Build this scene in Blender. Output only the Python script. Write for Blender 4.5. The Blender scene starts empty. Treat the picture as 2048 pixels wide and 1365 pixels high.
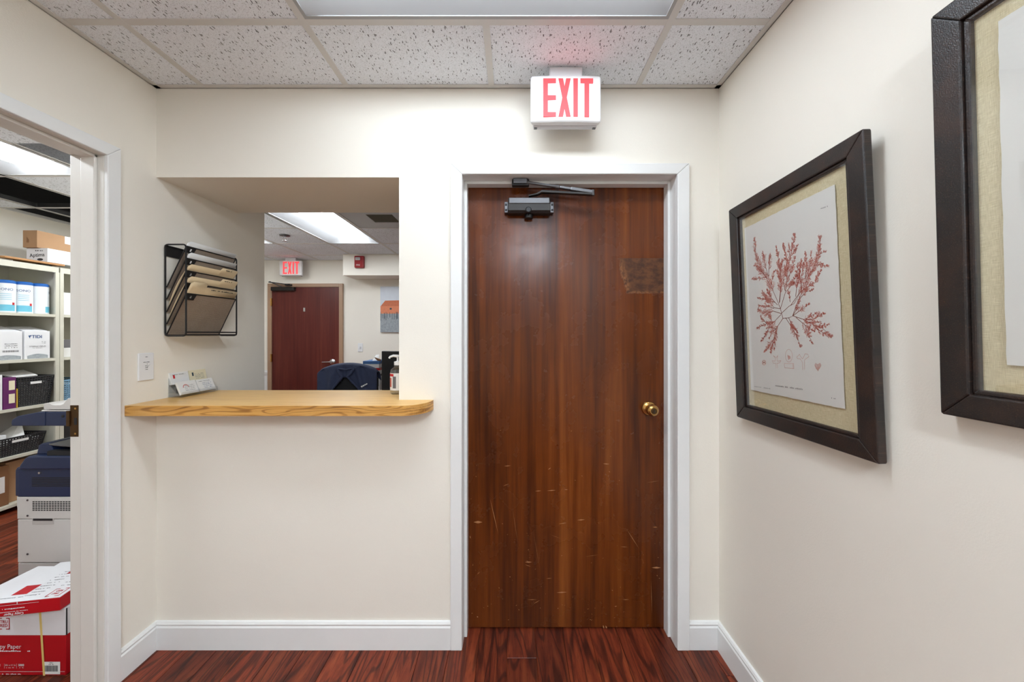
import bpy, math, random
from mathutils import Vector, Matrix, Euler
random.seed(7)
scene = bpy.context.scene
COL = scene.collection

# ---------------------------------------------------------------- camera
F = 720.0                      # focal length in pixels of the 2048 px wide frame
EYE = 1.35
CX, CY = 1026.0, 668.0         # where the depth lines meet
cam_data = bpy.data.cameras.new('camera')
cam_data.sensor_width = 36.0
cam_data.lens = 36.0 * F / 2048.0
cam_data.shift_x = -(CX - 1024.0) / 2048.0
cam_data.shift_y = -(682.5 - CY) / 2048.0
cam_data.clip_start = 0.02
cam = bpy.data.objects.new('camera', cam_data)
COL.objects.link(cam)
cam.location = (0, 0, EYE)
cam.rotation_euler = (math.pi / 2, 0, 0)
scene.camera = cam

# ---------------------------------------------------------------- world, exposure
world = bpy.data.worlds.new('world')
scene.world = world
world.use_nodes = True
world.node_tree.nodes['Background'].inputs[0].default_value = (0.8, 0.85, 0.9, 1)
world.node_tree.nodes['Background'].inputs[1].default_value = 0.0   # closed interior, no daylight
scene.view_settings.view_transform = 'Standard'
scene.view_settings.look = 'None'
scene.view_settings.gamma = 1.0
scene.view_settings.use_curve_mapping = False
scene.view_settings.exposure = 1.36
LAMP_MAIN = 8.8      # emission of the lens of the ceiling light in this lobby
LAMP_HALL = 42.0
LAMP_COPY = 11.0
LAMP_RECEPTION = 15.5

# ---------------------------------------------------------------- room measures
DW = 1.548           # front wall
XL, XR = -1.533, 0.886
CEIL = 2.406
YB = -3.6
TOP = 2.95

# ---------------------------------------------------------------- materials
def lin(c):
    return tuple((v / 255 / 12.92) if v / 255 <= 0.04045 else ((v / 255 + 0.055) / 1.055) ** 2.4 for v in c)

class NT:
    def __init__(s, name):
        s.m = bpy.data.materials.new(name); s.m.use_nodes = True
        s.t = s.m.node_tree
        s.b = s.t.nodes['Principled BSDF']; s.out = s.t.nodes['Material Output']
    def n(s, typ, props=None, **ins):
        nd = s.t.nodes.new(typ)
        for k, v in (props or {}).items(): setattr(nd, k, v)
        for k, v in ins.items():
            key = int(k[1:]) if k[0] == 'i' and k[1:].isdigit() else k.replace('_', ' ')
            s.put(nd.inputs[key], v)
        return nd
    def put(s, sock, v):
        if isinstance(v, bpy.types.NodeSocket): s.t.links.new(v, sock)
        elif isinstance(v, bpy.types.Node): s.t.links.new(v.outputs[0], sock)
        else:
            if isinstance(v, (tuple, list)) and len(v) == 3 and len(sock.default_value) == 4: v = (*v, 1)
            sock.default_value = v
    def set(s, **k):
        for a, v in k.items(): s.put(s.b.inputs[a.replace('_', ' ')], v)
    def coord(s, scale=(1, 1, 1), kind='Object', rot=(0, 0, 0), loc=(0, 0, 0)):
        tc = s.n('ShaderNodeTexCoord')
        mp = s.n('ShaderNodeMapping')
        s.t.links.new(tc.outputs[kind], mp.inputs['Vector'])
        mp.inputs['Scale'].default_value = scale; mp.inputs['Rotation'].default_value = rot
        mp.inputs['Location'].default_value = loc
        return mp.outputs[0]
    def noise(s, vec, scale=5, detail=3, rough=0.55, dist=0.0):
        return s.n('ShaderNodeTexNoise', Vector=vec, Scale=scale, Detail=detail, Roughness=rough, Distortion=dist).outputs['Fac']
    def ramp(s, fac, stops, interp='LINEAR'):
        r = s.n('ShaderNodeValToRGB', Fac=fac); cr = r.color_ramp; cr.interpolation = interp
        while len(cr.elements) > 1: cr.elements.remove(cr.elements[-1])
        cr.elements[0].position = stops[0][0]; cr.elements[0].color = (*stops[0][1], 1)
        for p, c in stops[1:]:
            e = cr.elements.new(p); e.color = (*c, 1)
        return r.outputs[0]
    def mix(s, fac, a, b, blend='MIX'):
        m = s.n('ShaderNodeMix', {'data_type': 'RGBA', 'blend_type': blend})
        s.put(m.inputs[0], fac); s.put(m.inputs[6], a); s.put(m.inputs[7], b)
        return m.outputs[2]
    def math(s, op, a, b=0.0, clamp=False):
        m = s.n('ShaderNodeMath', {'operation': op, 'use_clamp': clamp})
        s.put(m.inputs[0], a); s.put(m.inputs[1], b)
        return m.outputs[0]
    def maprange(s, v, a, b, c=0.0, d=1.0):
        m = s.n('ShaderNodeMapRange', {'interpolation_type': 'SMOOTHSTEP'})
        s.put(m.inputs[0], v)
        for i, q in enumerate((a, b, c, d)): m.inputs[i + 1].default_value = q
        return m.outputs[0]
    def bump(s, h, strength=0.2, dist=0.002):
        b = s.n('ShaderNodeBump', Height=h, Strength=strength, Distance=dist)
        s.t.links.new(b.outputs[0], s.b.inputs['Normal'])

MATS = {}
def plain(name, rgb, rough=0.5, metal=0.0, var=0.05, scale=12.0, bump=0.0, bscale=200.0, spec=0.5, coat=0.0, srgb=True):
    """a painted / moulded surface: even colour with faint procedural unevenness"""
    if name in MATS: return MATS[name]
    t = NT(name); c = lin(rgb) if srgb else rgb
    v = t.coord()
    f = t.noise(v, scale, 2)
    t.set(Base_Color=t.mix(f, tuple(x * (1 - var) for x in c), tuple(min(1, x * (1 + var)) for x in c)),
          Roughness=rough, Metallic=metal)
    t.b.inputs['Specular IOR Level'].default_value = spec
    t.b.inputs['Coat Weight'].default_value = coat
    if bump: t.bump(t.noise(v, bscale, 2), bump, 0.001)
    MATS[name] = t.m
    return t.m

def emit(name, rgb, strength, base=None):
    if name in MATS: return MATS[name]
    t = NT(name)
    f = t.noise(t.coord(), 3, 1)
    t.set(Base_Color=base or rgb, Emission_Color=t.mix(f, tuple(x * 0.98 for x in rgb), rgb), Emission_Strength=strength, Roughness=0.5)
    MATS[name] = t.m
    return t.m

def clear(name, tint=(1, 1, 1), rough=0.02, edge=0.0):
    """clear sheet: see-through with a Fresnel sheen"""
    if name in MATS: return MATS[name]
    t = NT(name)
    tr = t.n('ShaderNodeBsdfTransparent', Color=tint)
    gl = t.n('ShaderNodeBsdfGlossy', Color=(1, 1, 1), Roughness=rough)
    back = t.n('ShaderNodeNewGeometry').outputs['Backfacing']      # same sheen on both faces of a thin sheet
    fr = t.n('ShaderNodeFresnel', IOR=t.math('ADD', 1.45, t.math('MULTIPLY', back, 1 / 1.45 - 1.45)))
    f2 = t.math('ADD', t.math('MULTIPLY', fr.outputs[0], t.maprange(t.noise(t.coord(), 2, 1), 0, 1, 0.9, 1.0)), edge)
    mx = t.n('ShaderNodeMixShader')
    t.put(mx.inputs[0], f2); t.put(mx.inputs[1], tr.outputs[0]); t.put(mx.inputs[2], gl.outputs[0])
    t.t.links.new(mx.outputs[0], t.out.inputs['Surface'])
    MATS[name] = t.m
    return t.m

def m_wall():
    t = NT('cream_wall_paint')
    v = t.coord()
    c = lin((242, 236, 224))
    f = t.noise(v, 1.3, 3)
    col = t.mix(f, tuple(x * 0.97 for x in c), c)
    t.set(Base_Color=col, Roughness=0.62)
    t.bump(t.noise(v, 220, 3, 0.6), 0.22, 0.0012)
    return t.m
def m_tile():
    t = NT('fissured_ceiling_tile')
    v = t.coord()
    warp = t.noise(v, 30, 2)
    vs = t.coord((1.0, 0.34, 1.0), rot=(0, 0, 0.25))
    off = t.n('ShaderNodeVectorMath', {'operation': 'MULTIPLY_ADD'})
    t.put(off.inputs[0], t.n('ShaderNodeTexNoise', Vector=v, Scale=45.0).outputs['Color']); off.inputs[1].default_value = (0.012,) * 3
    t.put(off.inputs[2], vs)
    vor = t.n('ShaderNodeTexVoronoi', Vector=off.outputs[0], Scale=118.0, Randomness=1.0)
    pick = t.noise(v, 60, 1)
    fiss = t.math('MULTIPLY', t.maprange(vor.outputs['Distance'], 0.27, 0.17), t.maprange(pick, 0.38, 0.46))
    vor2 = t.n('ShaderNodeTexVoronoi', Vector=v, Scale=260.0)
    pin = t.maprange(vor2.outputs['Distance'], 0.34, 0.22)
    hole = t.math('MAXIMUM', fiss, t.math('MULTIPLY', pin, 0.45))
    c = lin((243, 247, 253))
    t.set(Base_Color=t.mix(hole, c, tuple(x * 0.22 for x in c)), Roughness=0.9)  # shadow inside fissures and pinholes painted as darker colour
    t.b.inputs['Specular IOR Level'].default_value = 0.1
    t.bump(t.math('SUBTRACT', 1.0, hole), 0.5, 0.002)
    return t.m
def m_floor():
    t = NT('dark_oak_plank')
    info = t.n('ShaderNodeObjectInfo')
    rnd = info.outputs['Random']
    tc = t.n('ShaderNodeTexCoord')
    off = t.n('ShaderNodeVectorMath', {'operation': 'ADD'})
    comb = t.n('ShaderNodeCombineXYZ'); t.put(comb.inputs[0], t.math('MULTIPLY', rnd, 31.0)); t.put(comb.inputs[1], t.math('MULTIPLY', rnd, 57.0))
    t.put(off.inputs[0], tc.outputs['Object']); t.put(off.inputs[1], comb.outputs[0])
    mp = t.n('ShaderNodeMapping', Vector=off.outputs[0]); mp.inputs['Scale'].default_value = (1, 0.10, 1)
    g1 = t.noise(mp.outputs[0], 26, 5, 0.6, 1.2)
    bands = t.math('SINE', t.math('MULTIPLY', t.noise(mp.outputs[0], 9, 2, 0.5, 0.6), 70.0))
    fine = t.noise(mp.outputs[0], 190, 3, 0.7)
    body = t.ramp(g1, [(0.3, lin((78, 30, 16))), (0.5, lin((122, 50, 28))), (0.72, lin((154, 76, 42)))])
    dark = t.mix(t.math('MULTIPLY', t.maprange(bands, 0.35, 1.0), 0.62), body, lin((40, 18, 12)))
    dark = t.mix(t.math('MULTIPLY', t.maprange(fine, 0.52, 0.7), 0.45), dark, lin((30, 13, 9)))
    tone = t.maprange(rnd, 0, 1, 0.62, 1.12)
    comb2 = t.n('ShaderNodeCombineColor'); [t.put(comb2.inputs[i], tone) for i in range(3)]
    t.set(Base_Color=t.mix(1.0, dark, comb2.outputs[0], 'MULTIPLY'), Roughness=t.maprange(fine, 0, 1, 0.34, 0.5))
    t.b.inputs['Specular IOR Level'].default_value = 0.35
    t.bump(fine, 0.12, 0.001)
    return t.m
def m_doorwood(name, stops, patch=False, gloss=0.26):
    t = NT(name)
    tc = t.n('ShaderNodeTexCoord')
    def mp(sc):
        m = t.n('ShaderNodeMapping', Vector=tc.outputs['Object']); m.inputs['Scale'].default_value = sc; return m.outputs[0]
    big = t.noise(mp((7, 1, 0.55)), 1.0, 4, 0.55, 0.4)
    med = t.noise(mp((38, 1, 1.1)), 1.0, 4, 0.6, 0.3)
    fine = t.noise(mp((420, 1, 3.5)), 1.0, 3, 0.7)
    mixf = t.math('ADD', t.math('ADD', t.math('MULTIPLY', big, 0.55), t.math('MULTIPLY', med, 0.33)), t.math('MULTIPLY', fine, 0.2))
    col = t.ramp(mixf, stops)
    col = t.mix(t.maprange(fine, 0.5, 0.75, 0, 0.5), col, tuple(x * 0.35 for x in stops[0][1]))
    rough = gloss
    if patch:
        sep = t.n('ShaderNodeSeparateXYZ', Vector=tc.outputs['Object'])
        wob = t.math('MULTIPLY', t.math('SUBTRACT', t.noise(mp((60, 1, 30)), 1, 4, 0.7), 0.5), 0.05)
        x, z = sep.outputs[0], sep.outputs[2]
        # bare rectangle where a sign was peeled off, wider at its top left
        xl = t.math('ADD', t.math('ADD', x, wob), t.math('MULTIPLY', t.math('SUBTRACT', z, 1.62), 0.22))
        inside = t.math('MULTIPLY', t.maprange(xl, 0.494, 0.502), t.math('MULTIPLY', t.maprange(t.math('ADD', z, t.math('MULTIPLY', wob, 0.3)), 1.532, 1.538), t.maprange(t.math('ADD', z, t.math('MULTIPLY', wob, 0.05)), 1.697, 1.694)))
        rim = t.math('MULTIPLY', inside, t.math('MAXIMUM', t.maprange(xl, 0.53, 0.50), t.maprange(z, 1.55, 1.536)))
        scr = t.maprange(t.noise(mp((10, 1, 230)), 1, 3, 0.6), 0.62, 0.7)
        pc = t.mix(t.maprange(t.noise(mp((25, 1, 40)), 1, 4, 0.7), 0.35, 0.65), lin((58, 36, 24)), lin((104, 66, 38)))
        pc = t.mix(t.math('MULTIPLY', scr, 0.5), pc, lin((40, 26, 18)))
        pc = t.mix(t.math('MULTIPLY', rim, t.maprange(t.noise(mp((90, 1, 60)), 1, 3), 0.4, 0.6)), pc, lin((150, 100, 60)))
        col = t.mix(t.math('MULTIPLY', inside, 0.8), col, pc)
        # darker grime and wear towards the lock side and worn, duller lower half
        rough = t.math('ADD', t.math('MULTIPLY', inside, 0.25), t.maprange(t.noise(mp((6, 1, 6)), 1, 4), 0.3, 0.7, gloss - 0.03, gloss + 0.06))
    t.set(Base_Color=col, Roughness=rough)
    t.b.inputs['Specular IOR Level'].default_value = 0.34
    t.bump(fine, 0.05, 0.0006)
    return t.m
def m_oak(name, stops, grain_axis, rough, wave=0.0):
    t = NT(name)
    tc = t.n('ShaderNodeTexCoord')
    def mp(sc, loc=(0, 0, 0)):
        m = t.n('ShaderNodeMapping', Vector=tc.outputs['Object']); m.inputs['Scale'].default_value = sc; m.inputs['Location'].default_value = loc; return m.outputs[0]
    a = t.noise(mp((3, 45, 45)), 1, 4, 0.6, 0.6)
    b = t.noise(mp((8, 260, 260)), 1, 3, 0.7)
    f = t.math('ADD', t.math('MULTIPLY', a, 0.6), t.math('MULTIPLY', b, 0.4))
    if wave:
        cn = t.noise(mp((3.2, 3.2, 24)), 1, 1.2, 0.4, 0.35)      # contour lines of a stretched noise: cathedral grain
        w = t.math('SINE', t.math('MULTIPLY', cn, 62.0))
        f = t.math('SUBTRACT', f, t.math('MULTIPLY', t.maprange(w, 0.2, 1.0), wave))
    t.set(Base_Color=t.ramp(f, stops), Roughness=rough)
    t.bump(b, 0.05, 0.0005)
    return t.m
def m_frame():
    t = NT('ridged_espresso_frame')
    v = t.coord()
    tc = t.n('ShaderNodeTexCoord')
    def mp(sc):
        m = t.n('ShaderNodeMapping', Vector=tc.outputs['Object']); m.inputs['Scale'].default_value = sc; return m.outputs[0]
    rid = t.noise(mp((1, 430, 430)), 1, 2, 0.5)
    wear = t.noise(v, 9, 4, 0.65)
    col = t.mix(t.maprange(wear, 0.4, 0.7), lin((31, 27, 26)), lin((52, 36, 29)))
    col = t.mix(t.math('MULTIPLY', t.maprange(rid, 0.58, 0.74), 0.4), col, lin((112, 84, 62)))
    t.set(Base_Color=col, Roughness=0.38)
    t.bump(rid, 0.45, 0.0015)
    return t.m
def m_linen():
    t = NT('beige_linen_mat')
    tc = t.n('ShaderNodeTexCoord')
    def mp(sc):
        m = t.n('ShaderNodeMapping', Vector=tc.outputs['Object']); m.inputs['Scale'].default_value = sc; return m.outputs[0]
    a = t.noise(mp((1, 60, 900)), 1, 2); b = t.noise(mp((1, 900, 60)), 1, 2)
    w = t.math('ADD', t.math('MULTIPLY', a, 0.5), t.math('MULTIPLY', b, 0.5))
    t.set(Base_Color=t.ramp(w, [(0.3, lin((188, 172, 134))), (0.7, lin((232, 220, 188)))]), Roughness=0.85)
    t.bump(w, 0.3, 0.0006)
    return t.m
def m_metalmesh():
    t = NT('fine_steel_mesh')
    v = t.coord((1, 1, 1), rot=(0.5, 0.5, 0.7))
    ck = t.n('ShaderNodeTexChecker', Vector=v, Scale=700.0).outputs['Fac']
    t.set(Base_Color=t.mix(t.noise(v, 20, 2), lin((158, 140, 124)), lin((184, 166, 148))), Roughness=0.55, Metallic=0.0)
    tr = t.n('ShaderNodeBsdfTransparent')
    mx = t.n('ShaderNodeMixShader'); t.put(mx.inputs[0], t.maprange(ck, 0, 1, 0.4, 0.9))
    t.put(mx.inputs[1], tr.outputs[0]); t.put(mx.inputs[2], t.b.outputs[0])
    t.t.links.new(mx.outputs[0], t.out.inputs['Surface'])
    return t.m

M = {
 'wall': m_wall(), 'tile': m_tile(), 'floor': m_floor(),
 'door': m_doorwood('glossy_mahogany_door', [(0.36, lin((32, 13, 4))), (0.47, lin((74, 33, 9))), (0.59, lin((108, 52, 15))), (0.74, lin((138, 76, 30)))], True, 0.24),
 'door2': m_doorwood('red_mahogany_door', [(0.33, lin((66, 24, 20))), (0.52, lin((92, 36, 30))), (0.75, lin((116, 54, 42)))], False, 0.4),
 'oak_top': m_oak('oak_laminate_top', [(0.3, lin((206, 152, 78))), (0.5, lin((232, 184, 104))), (0.7, lin((240, 198, 122)))], 'X', 0.3),
 'oak_edge': m_oak('oak_laminate_edge', [(0.15, lin((136, 86, 34))), (0.4, lin((196, 140, 66))), (0.55, lin((214, 160, 84))), (0.75, lin((226, 178, 104)))], 'X', 0.35, 0.24),
 'frame': m_frame(), 'linen': m_linen(), 'mesh': m_metalmesh(),
 'trim': plain('white_semigloss_trim', (236, 236, 234), 0.32, var=0.02, bump=0.05, bscale=60),
 'jamb2': plain('warm_white_jamb', (226, 222, 214), 0.34, var=0.02, bump=0.05, bscale=60),
 'tee': plain('white_grid_steel', (214, 212, 208), 0.45, var=0.02),
 'vent_grey': plain('vent_slat_grey', (126, 124, 112), 0.5, var=0.05),
 'web': plain('dark_grid_web', (52, 52, 54), 0.6, var=0.1),
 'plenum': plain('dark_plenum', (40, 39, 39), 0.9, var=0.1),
 'pan': plain('white_enamel_reflector', (168, 168, 168), 0.4, var=0.01),
 'white_plastic': plain('white_plastic', (236, 236, 236), 0.4, var=0.02),
 'bracket_grey': plain('pale_grey_plastic', (214, 214, 216), 0.45, var=0.02),
 'paper': plain('white_paper', (232, 231, 228), 0.75, var=0.015),
 'printpaper': plain('aged_print_paper', (224, 221, 217), 0.8, var=0.02, scale=4, bump=0.1, bscale=300),
 'ink': plain('black_ink', (40, 40, 42), 0.7),
 'grey_ink': plain('grey_ink', (110, 108, 110), 0.7),
 'coral': plain('coral_red_ink', (190, 92, 80), 0.75, var=0.25, scale=60),
 'coral_pink': plain('pale_coral_ink', (212, 150, 138), 0.75, var=0.12, scale=50),
 'coral_stem': plain('coral_brown_ink', (132, 66, 54), 0.75, var=0.2, scale=60),
 'black_metal': plain('black_enamel_metal', (26, 26, 28), 0.38, metal=0.2, var=0.1),
 'gunmetal': plain('gunmetal_grey', (104, 104, 106), 0.32, metal=0.75, var=0.05),
 'dark_bronze': plain('dark_bronze_closer', (38, 34, 31), 0.32, metal=0.3, var=0.1),
 'brass': plain('worn_brass', (196, 154, 92), 0.26, metal=1.0, var=0.15, scale=40),
 'brass_dark': plain('tarnished_brass', (92, 70, 46), 0.4, metal=0.9, var=0.2, scale=60),
 'chrome': plain('satin_chrome', (206, 206, 208), 0.22, metal=1.0, var=0.03),
 'manila': plain('manila_folder', (228, 204, 164), 0.7, var=0.05),
 'tab_black': plain('black_tab', (28, 28, 30), 0.5),
 'navy_plastic': plain('navy_copier_plastic', (31, 44, 76), 0.42, var=0.05),
 'copier_grey': plain('pale_copier_plastic', (206, 203, 199), 0.5, var=0.02),
 'copier_tray': plain('warm_grey_plastic', (188, 184, 180), 0.5, var=0.02),
 'slot': plain('dark_slot', (30, 30, 32), 0.7),
 'shelf': plain('putty_enamel_shelf', (206, 203, 188), 0.42, var=0.02),
 'basket': plain('black_woven_plastic', (30, 31, 36), 0.45, var=0.1),
 'blue_basket': plain('blue_woven_plastic', (120, 160, 190), 0.5, var=0.1),
 'kraft': plain('kraft_cardboard', (172, 134, 98), 0.8, var=0.06, bump=0.1),
 'kraft_dark': plain('brown_cardboard', (132, 92, 60), 0.8, var=0.08),
 'boxwhite': plain('white_card', (230, 230, 232), 0.6, var=0.02),
 'red_card': plain('glossy_red_card', (180, 10, 26), 0.4, var=0.06),
 'red_side': plain('red_wrapper', (190, 16, 30), 0.35, var=0.06),
 'strap': plain('yellow_strap', (226, 200, 120), 0.45, var=0.06),
 'blue_lid': plain('blue_lid', (30, 98, 178), 0.4, var=0.04),
 'canister': plain('white_canister', (232, 236, 240), 0.35, var=0.02),
 'aqua': plain('aqua_label', (110, 190, 214), 0.5, var=0.15, scale=20),
 'blue_ink': plain('blue_ink', (36, 76, 130), 0.6),
 'red_ink': plain('red_ink', (196, 34, 40), 0.6),
 'purple': plain('purple_card', (96, 30, 92), 0.45, var=0.15, scale=30),
 'gold': plain('gold_card', (206, 170, 60), 0.45, var=0.1),
 'cream_card': plain('cream_card', (232, 222, 190), 0.7),
 'board': plain('tan_fibreboard', (182, 132, 84), 0.6, var=0.08),
 'tan_frame': plain('tan_painted_frame', (166, 134, 108), 0.4, var=0.04),
 'alarm': plain('red_alarm_plastic', (150, 18, 26), 0.35, var=0.05),
 'navy_fabric': plain('navy_jacket_fabric', (50, 58, 84), 0.85, var=0.12, scale=40, bump=0.25, bscale=500),
 'black_fabric': plain('black_chair_fabric', (24, 25, 28), 0.8, var=0.1, bump=0.2),
 'black_plastic': plain('black_plastic', (34, 34, 36), 0.45, var=0.05),
 'desk': plain('walnut_desk', (120, 84, 58), 0.4, var=0.1),
 'canvas_sky': plain('painted_sky', (214, 220, 228), 0.8, var=0.06, scale=20),
 'canvas_roof': plain('painted_orange_roof', (208, 120, 86), 0.8, var=0.25, scale=60),
 'canvas_wall': plain('painted_salmon_wall', (226, 140, 104), 0.8, var=0.12, scale=40),
 'canvas_water': plain('painted_grey_water', (156, 162, 166), 0.8, var=0.4, scale=50),
 'canvas_pile': plain('painted_slate_piles', (64, 80, 88), 0.8, var=0.2),
 'blue_book': plain('blue_book_cover', (64, 112, 172), 0.5),
 'scratch': plain('bare_wood_scratch', (176, 122, 76), 0.7, var=0.2, scale=80),
 'glass': clear('picture_glass', (0.985, 0.99, 0.985), 0.015),
 'acrylic': clear('clear_acrylic', (0.95, 0.96, 0.97), 0.03, 0.06),
 'jar': clear('clear_jar_glass', (0.9, 0.93, 0.93), 0.03, 0.08),
 'bottle': clear('clear_bottle_plastic', (0.90, 0.93, 0.93), 0.06, 0.08),
 'cap': clear('clear_lens_cap', (0.9, 0.9, 0.9), 0.1, 0.25),
 'lamp_main': emit('lit_lens_lobby', (0.80, 0.90, 1.0), LAMP_MAIN, (0.9, 0.9, 0.9)),
 'lamp_hall': emit('lit_lens_hall', (0.80, 0.90, 1.0), LAMP_HALL, (0.9, 0.9, 0.9)),
 'lamp_copy': emit('lit_lens_copy_room', (0.88, 0.94, 1.0), LAMP_COPY, (0.9, 0.9, 0.9)),
 'lamp_rec': emit('lit_lens_reception', (0.86, 0.93, 1.0), LAMP_RECEPTION, (0.9, 0.9, 0.9)),
 'exit_red': emit('lit_exit_letters', (1.0, 0.07, 0.08), 0.42, lin((220, 40, 48))),
}

# ---------------------------------------------------------------- mesh helpers
ORG = {}
class MB:
    """collects simple solids and links them as one mesh object"""
    def __init__(s): s.v = []; s.f = []
    def add(s, vs, fs):
        o = len(s.v); s.v += [tuple(p) for p in vs]; s.f += [tuple(i + o for i in q) for q in fs]; return s
    def box(s, x0, x1, y0, y1, z0, z1):
        x0, x1 = min(x0, x1), max(x0, x1); y0, y1 = min(y0, y1), max(y0, y1); z0, z1 = min(z0, z1), max(z0, z1)
        return s.add([(x0, y0, z0), (x1, y0, z0), (x1, y1, z0), (x0, y1, z0), (x0, y0, z1), (x1, y0, z1), (x1, y1, z1), (x0, y1, z1)],
                     [(0, 3, 2, 1), (4, 5, 6, 7), (0, 1, 5, 4), (1, 2, 6, 5), (2, 3, 7, 6), (3, 0, 4, 7)])
    def boxm(s, mat, sx, sy, sz):
        b = MB().box(-sx / 2, sx / 2, -sy / 2, sy / 2, -sz / 2, sz / 2)
        return s.add([mat @ Vector(p) for p in b.v], b.f)
    def prism(s, poly, fn0, fn1):
        """poly of 2d points swept between two placements"""
        n = len(poly)
        a = [fn0(p) for p in poly]; b = [fn1(p) for p in poly]
        return s.add(a + b, [tuple(range(n))[::-1], tuple(range(n, 2 * n))] + [(i, (i + 1) % n, n + (i + 1) % n, n + i) for i in range(n)])
    def prism_y(s, poly, y0, y1): return s.prism(poly, lambda p: (p[0], y0, p[1]), lambda p: (p[0], y1, p[1]))
    def prism_x(s, poly, x0, x1): return s.prism(poly, lambda p: (x0, p[0], p[1]), lambda p: (x1, p[0], p[1]))
    def prism_z(s, poly, z0, z1): return s.prism(poly, lambda p: (p[0], p[1], z0), lambda p: (p[0], p[1], z1))
    def lathe(s, prof, n=20, mat=None):
        """prof: (radius, height) about local z"""
        mat = mat or Matrix()
        vs = []; fs = []
        for r, h in prof:
            for k in range(n):
                a = 2 * math.pi * k / n
                vs.append(mat @ Vector((r * math.cos(a), r * math.sin(a), h)))
        for i in range(len(prof) - 1):
            for k in range(n):
                k2 = (k + 1) % n
                fs.append((i * n + k, i * n + k2, (i + 1) * n + k2, (i + 1) * n + k))
        fs.append(tuple(range(n))[::-1]); fs.append(tuple(range((len(prof) - 1) * n, len(prof) * n)))
        return s.add(vs, fs)
    def tube(s, pts, r, n=8, closed=False):
        pts = [Vector(p) for p in pts]; m = len(pts); vs = []; fs = []
        up = None
        for i, p in enumerate(pts):
            if closed: t = (pts[(i + 1) % m] - pts[i - 1]).normalized()
            else: t = (pts[min(i + 1, m - 1)] - pts[max(i - 1, 0)]).normalized()
            if up is None: up = Vector((0, 0, 1)) if abs(t.z) < 0.9 else Vector((1, 0, 0))
            u = t.cross(up).normalized(); w = u.cross(t).normalized(); up = w
            rr = r[i] if isinstance(r, (list, tuple)) else r
            for k in range(n):
                a = 2 * math.pi * k / n
                vs.append(p + u * (rr * math.cos(a)) + w * (rr * math.sin(a)))
        for i in range(m if closed else m - 1):
            j = (i + 1) % m
            for k in range(n):
                fs.append((i * n + k, i * n + (k + 1) % n, j * n + (k + 1) % n, j * n + k))
        if not closed:
            fs.append(tuple(range(n))); fs.append(tuple(range((m - 1) * n, m * n))[::-1])
        return s.add(vs, fs)
    def bar(s, a, b, w, h, up=(0, 0, 1)):
        a, b = Vector(a), Vector(b); d = b - a; L = d.length; d.normalize()
        u = Vector(up); r = d.cross(u).normalized(); u = r.cross(d)
        m = Matrix((d, r, u)).transposed().to_4x4(); m.translation = (a + b) / 2
        return s.boxm(m, L, w, h)
    def grid(s, fn, nu, nv):
        vs = [fn(i / nu, j / nv) for i in range(nu + 1) for j in range(nv + 1)]
        fs = [(i * (nv + 1) + j, (i + 1) * (nv + 1) + j, (i + 1) * (nv + 1) + j + 1, i * (nv + 1) + j + 1) for i in range(nu) for j in range(nv)]
        return s.add(vs, fs)
    def build(s, name, mat, parent=None, bevel=0.0, smooth=False, solid=0.0, org=None, segs=2):
        me = bpy.data.meshes.new(name)
        if org is None:
            if parent is not None: org = ORG[parent.name]
            else:
                xs = [p[0] for p in s.v]; ys = [p[1] for p in s.v]; zs = [p[2] for p in s.v]
                org = ((min(xs) + max(xs)) / 2, (min(ys) + max(ys)) / 2, min(zs))
        org = Vector(org)
        me.from_pydata([tuple(Vector(p) - org) for p in s.v], [], s.f)
        me.validate(); me.update()
        import bmesh
        bm = bmesh.new(); bm.from_mesh(me); bmesh.ops.recalc_face_normals(bm, faces=bm.faces); bm.to_mesh(me); bm.free()
        if mat: me.materials.append(mat)
        o = bpy.data.objects.new(name, me); COL.objects.link(o)
        ORG[o.name] = tuple(org)
        if parent is not None:
            o.parent = parent; o.location = org - Vector(ORG[parent.name])
        else: o.location = org
        if smooth:
            for p in me.polygons: p.use_smooth = True
            es = o.modifiers.new('split', 'EDGE_SPLIT'); es.split_angle = math.radians(38)
        if solid:
            so = o.modifiers.new('solid', 'SOLIDIFY'); so.thickness = solid
        if bevel:
            b = o.modifiers.new('bevel', 'BEVEL'); b.width = bevel; b.segments = segs; b.limit_method = 'ANGLE'; b.angle_limit = math.radians(50)
        return o

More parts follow.
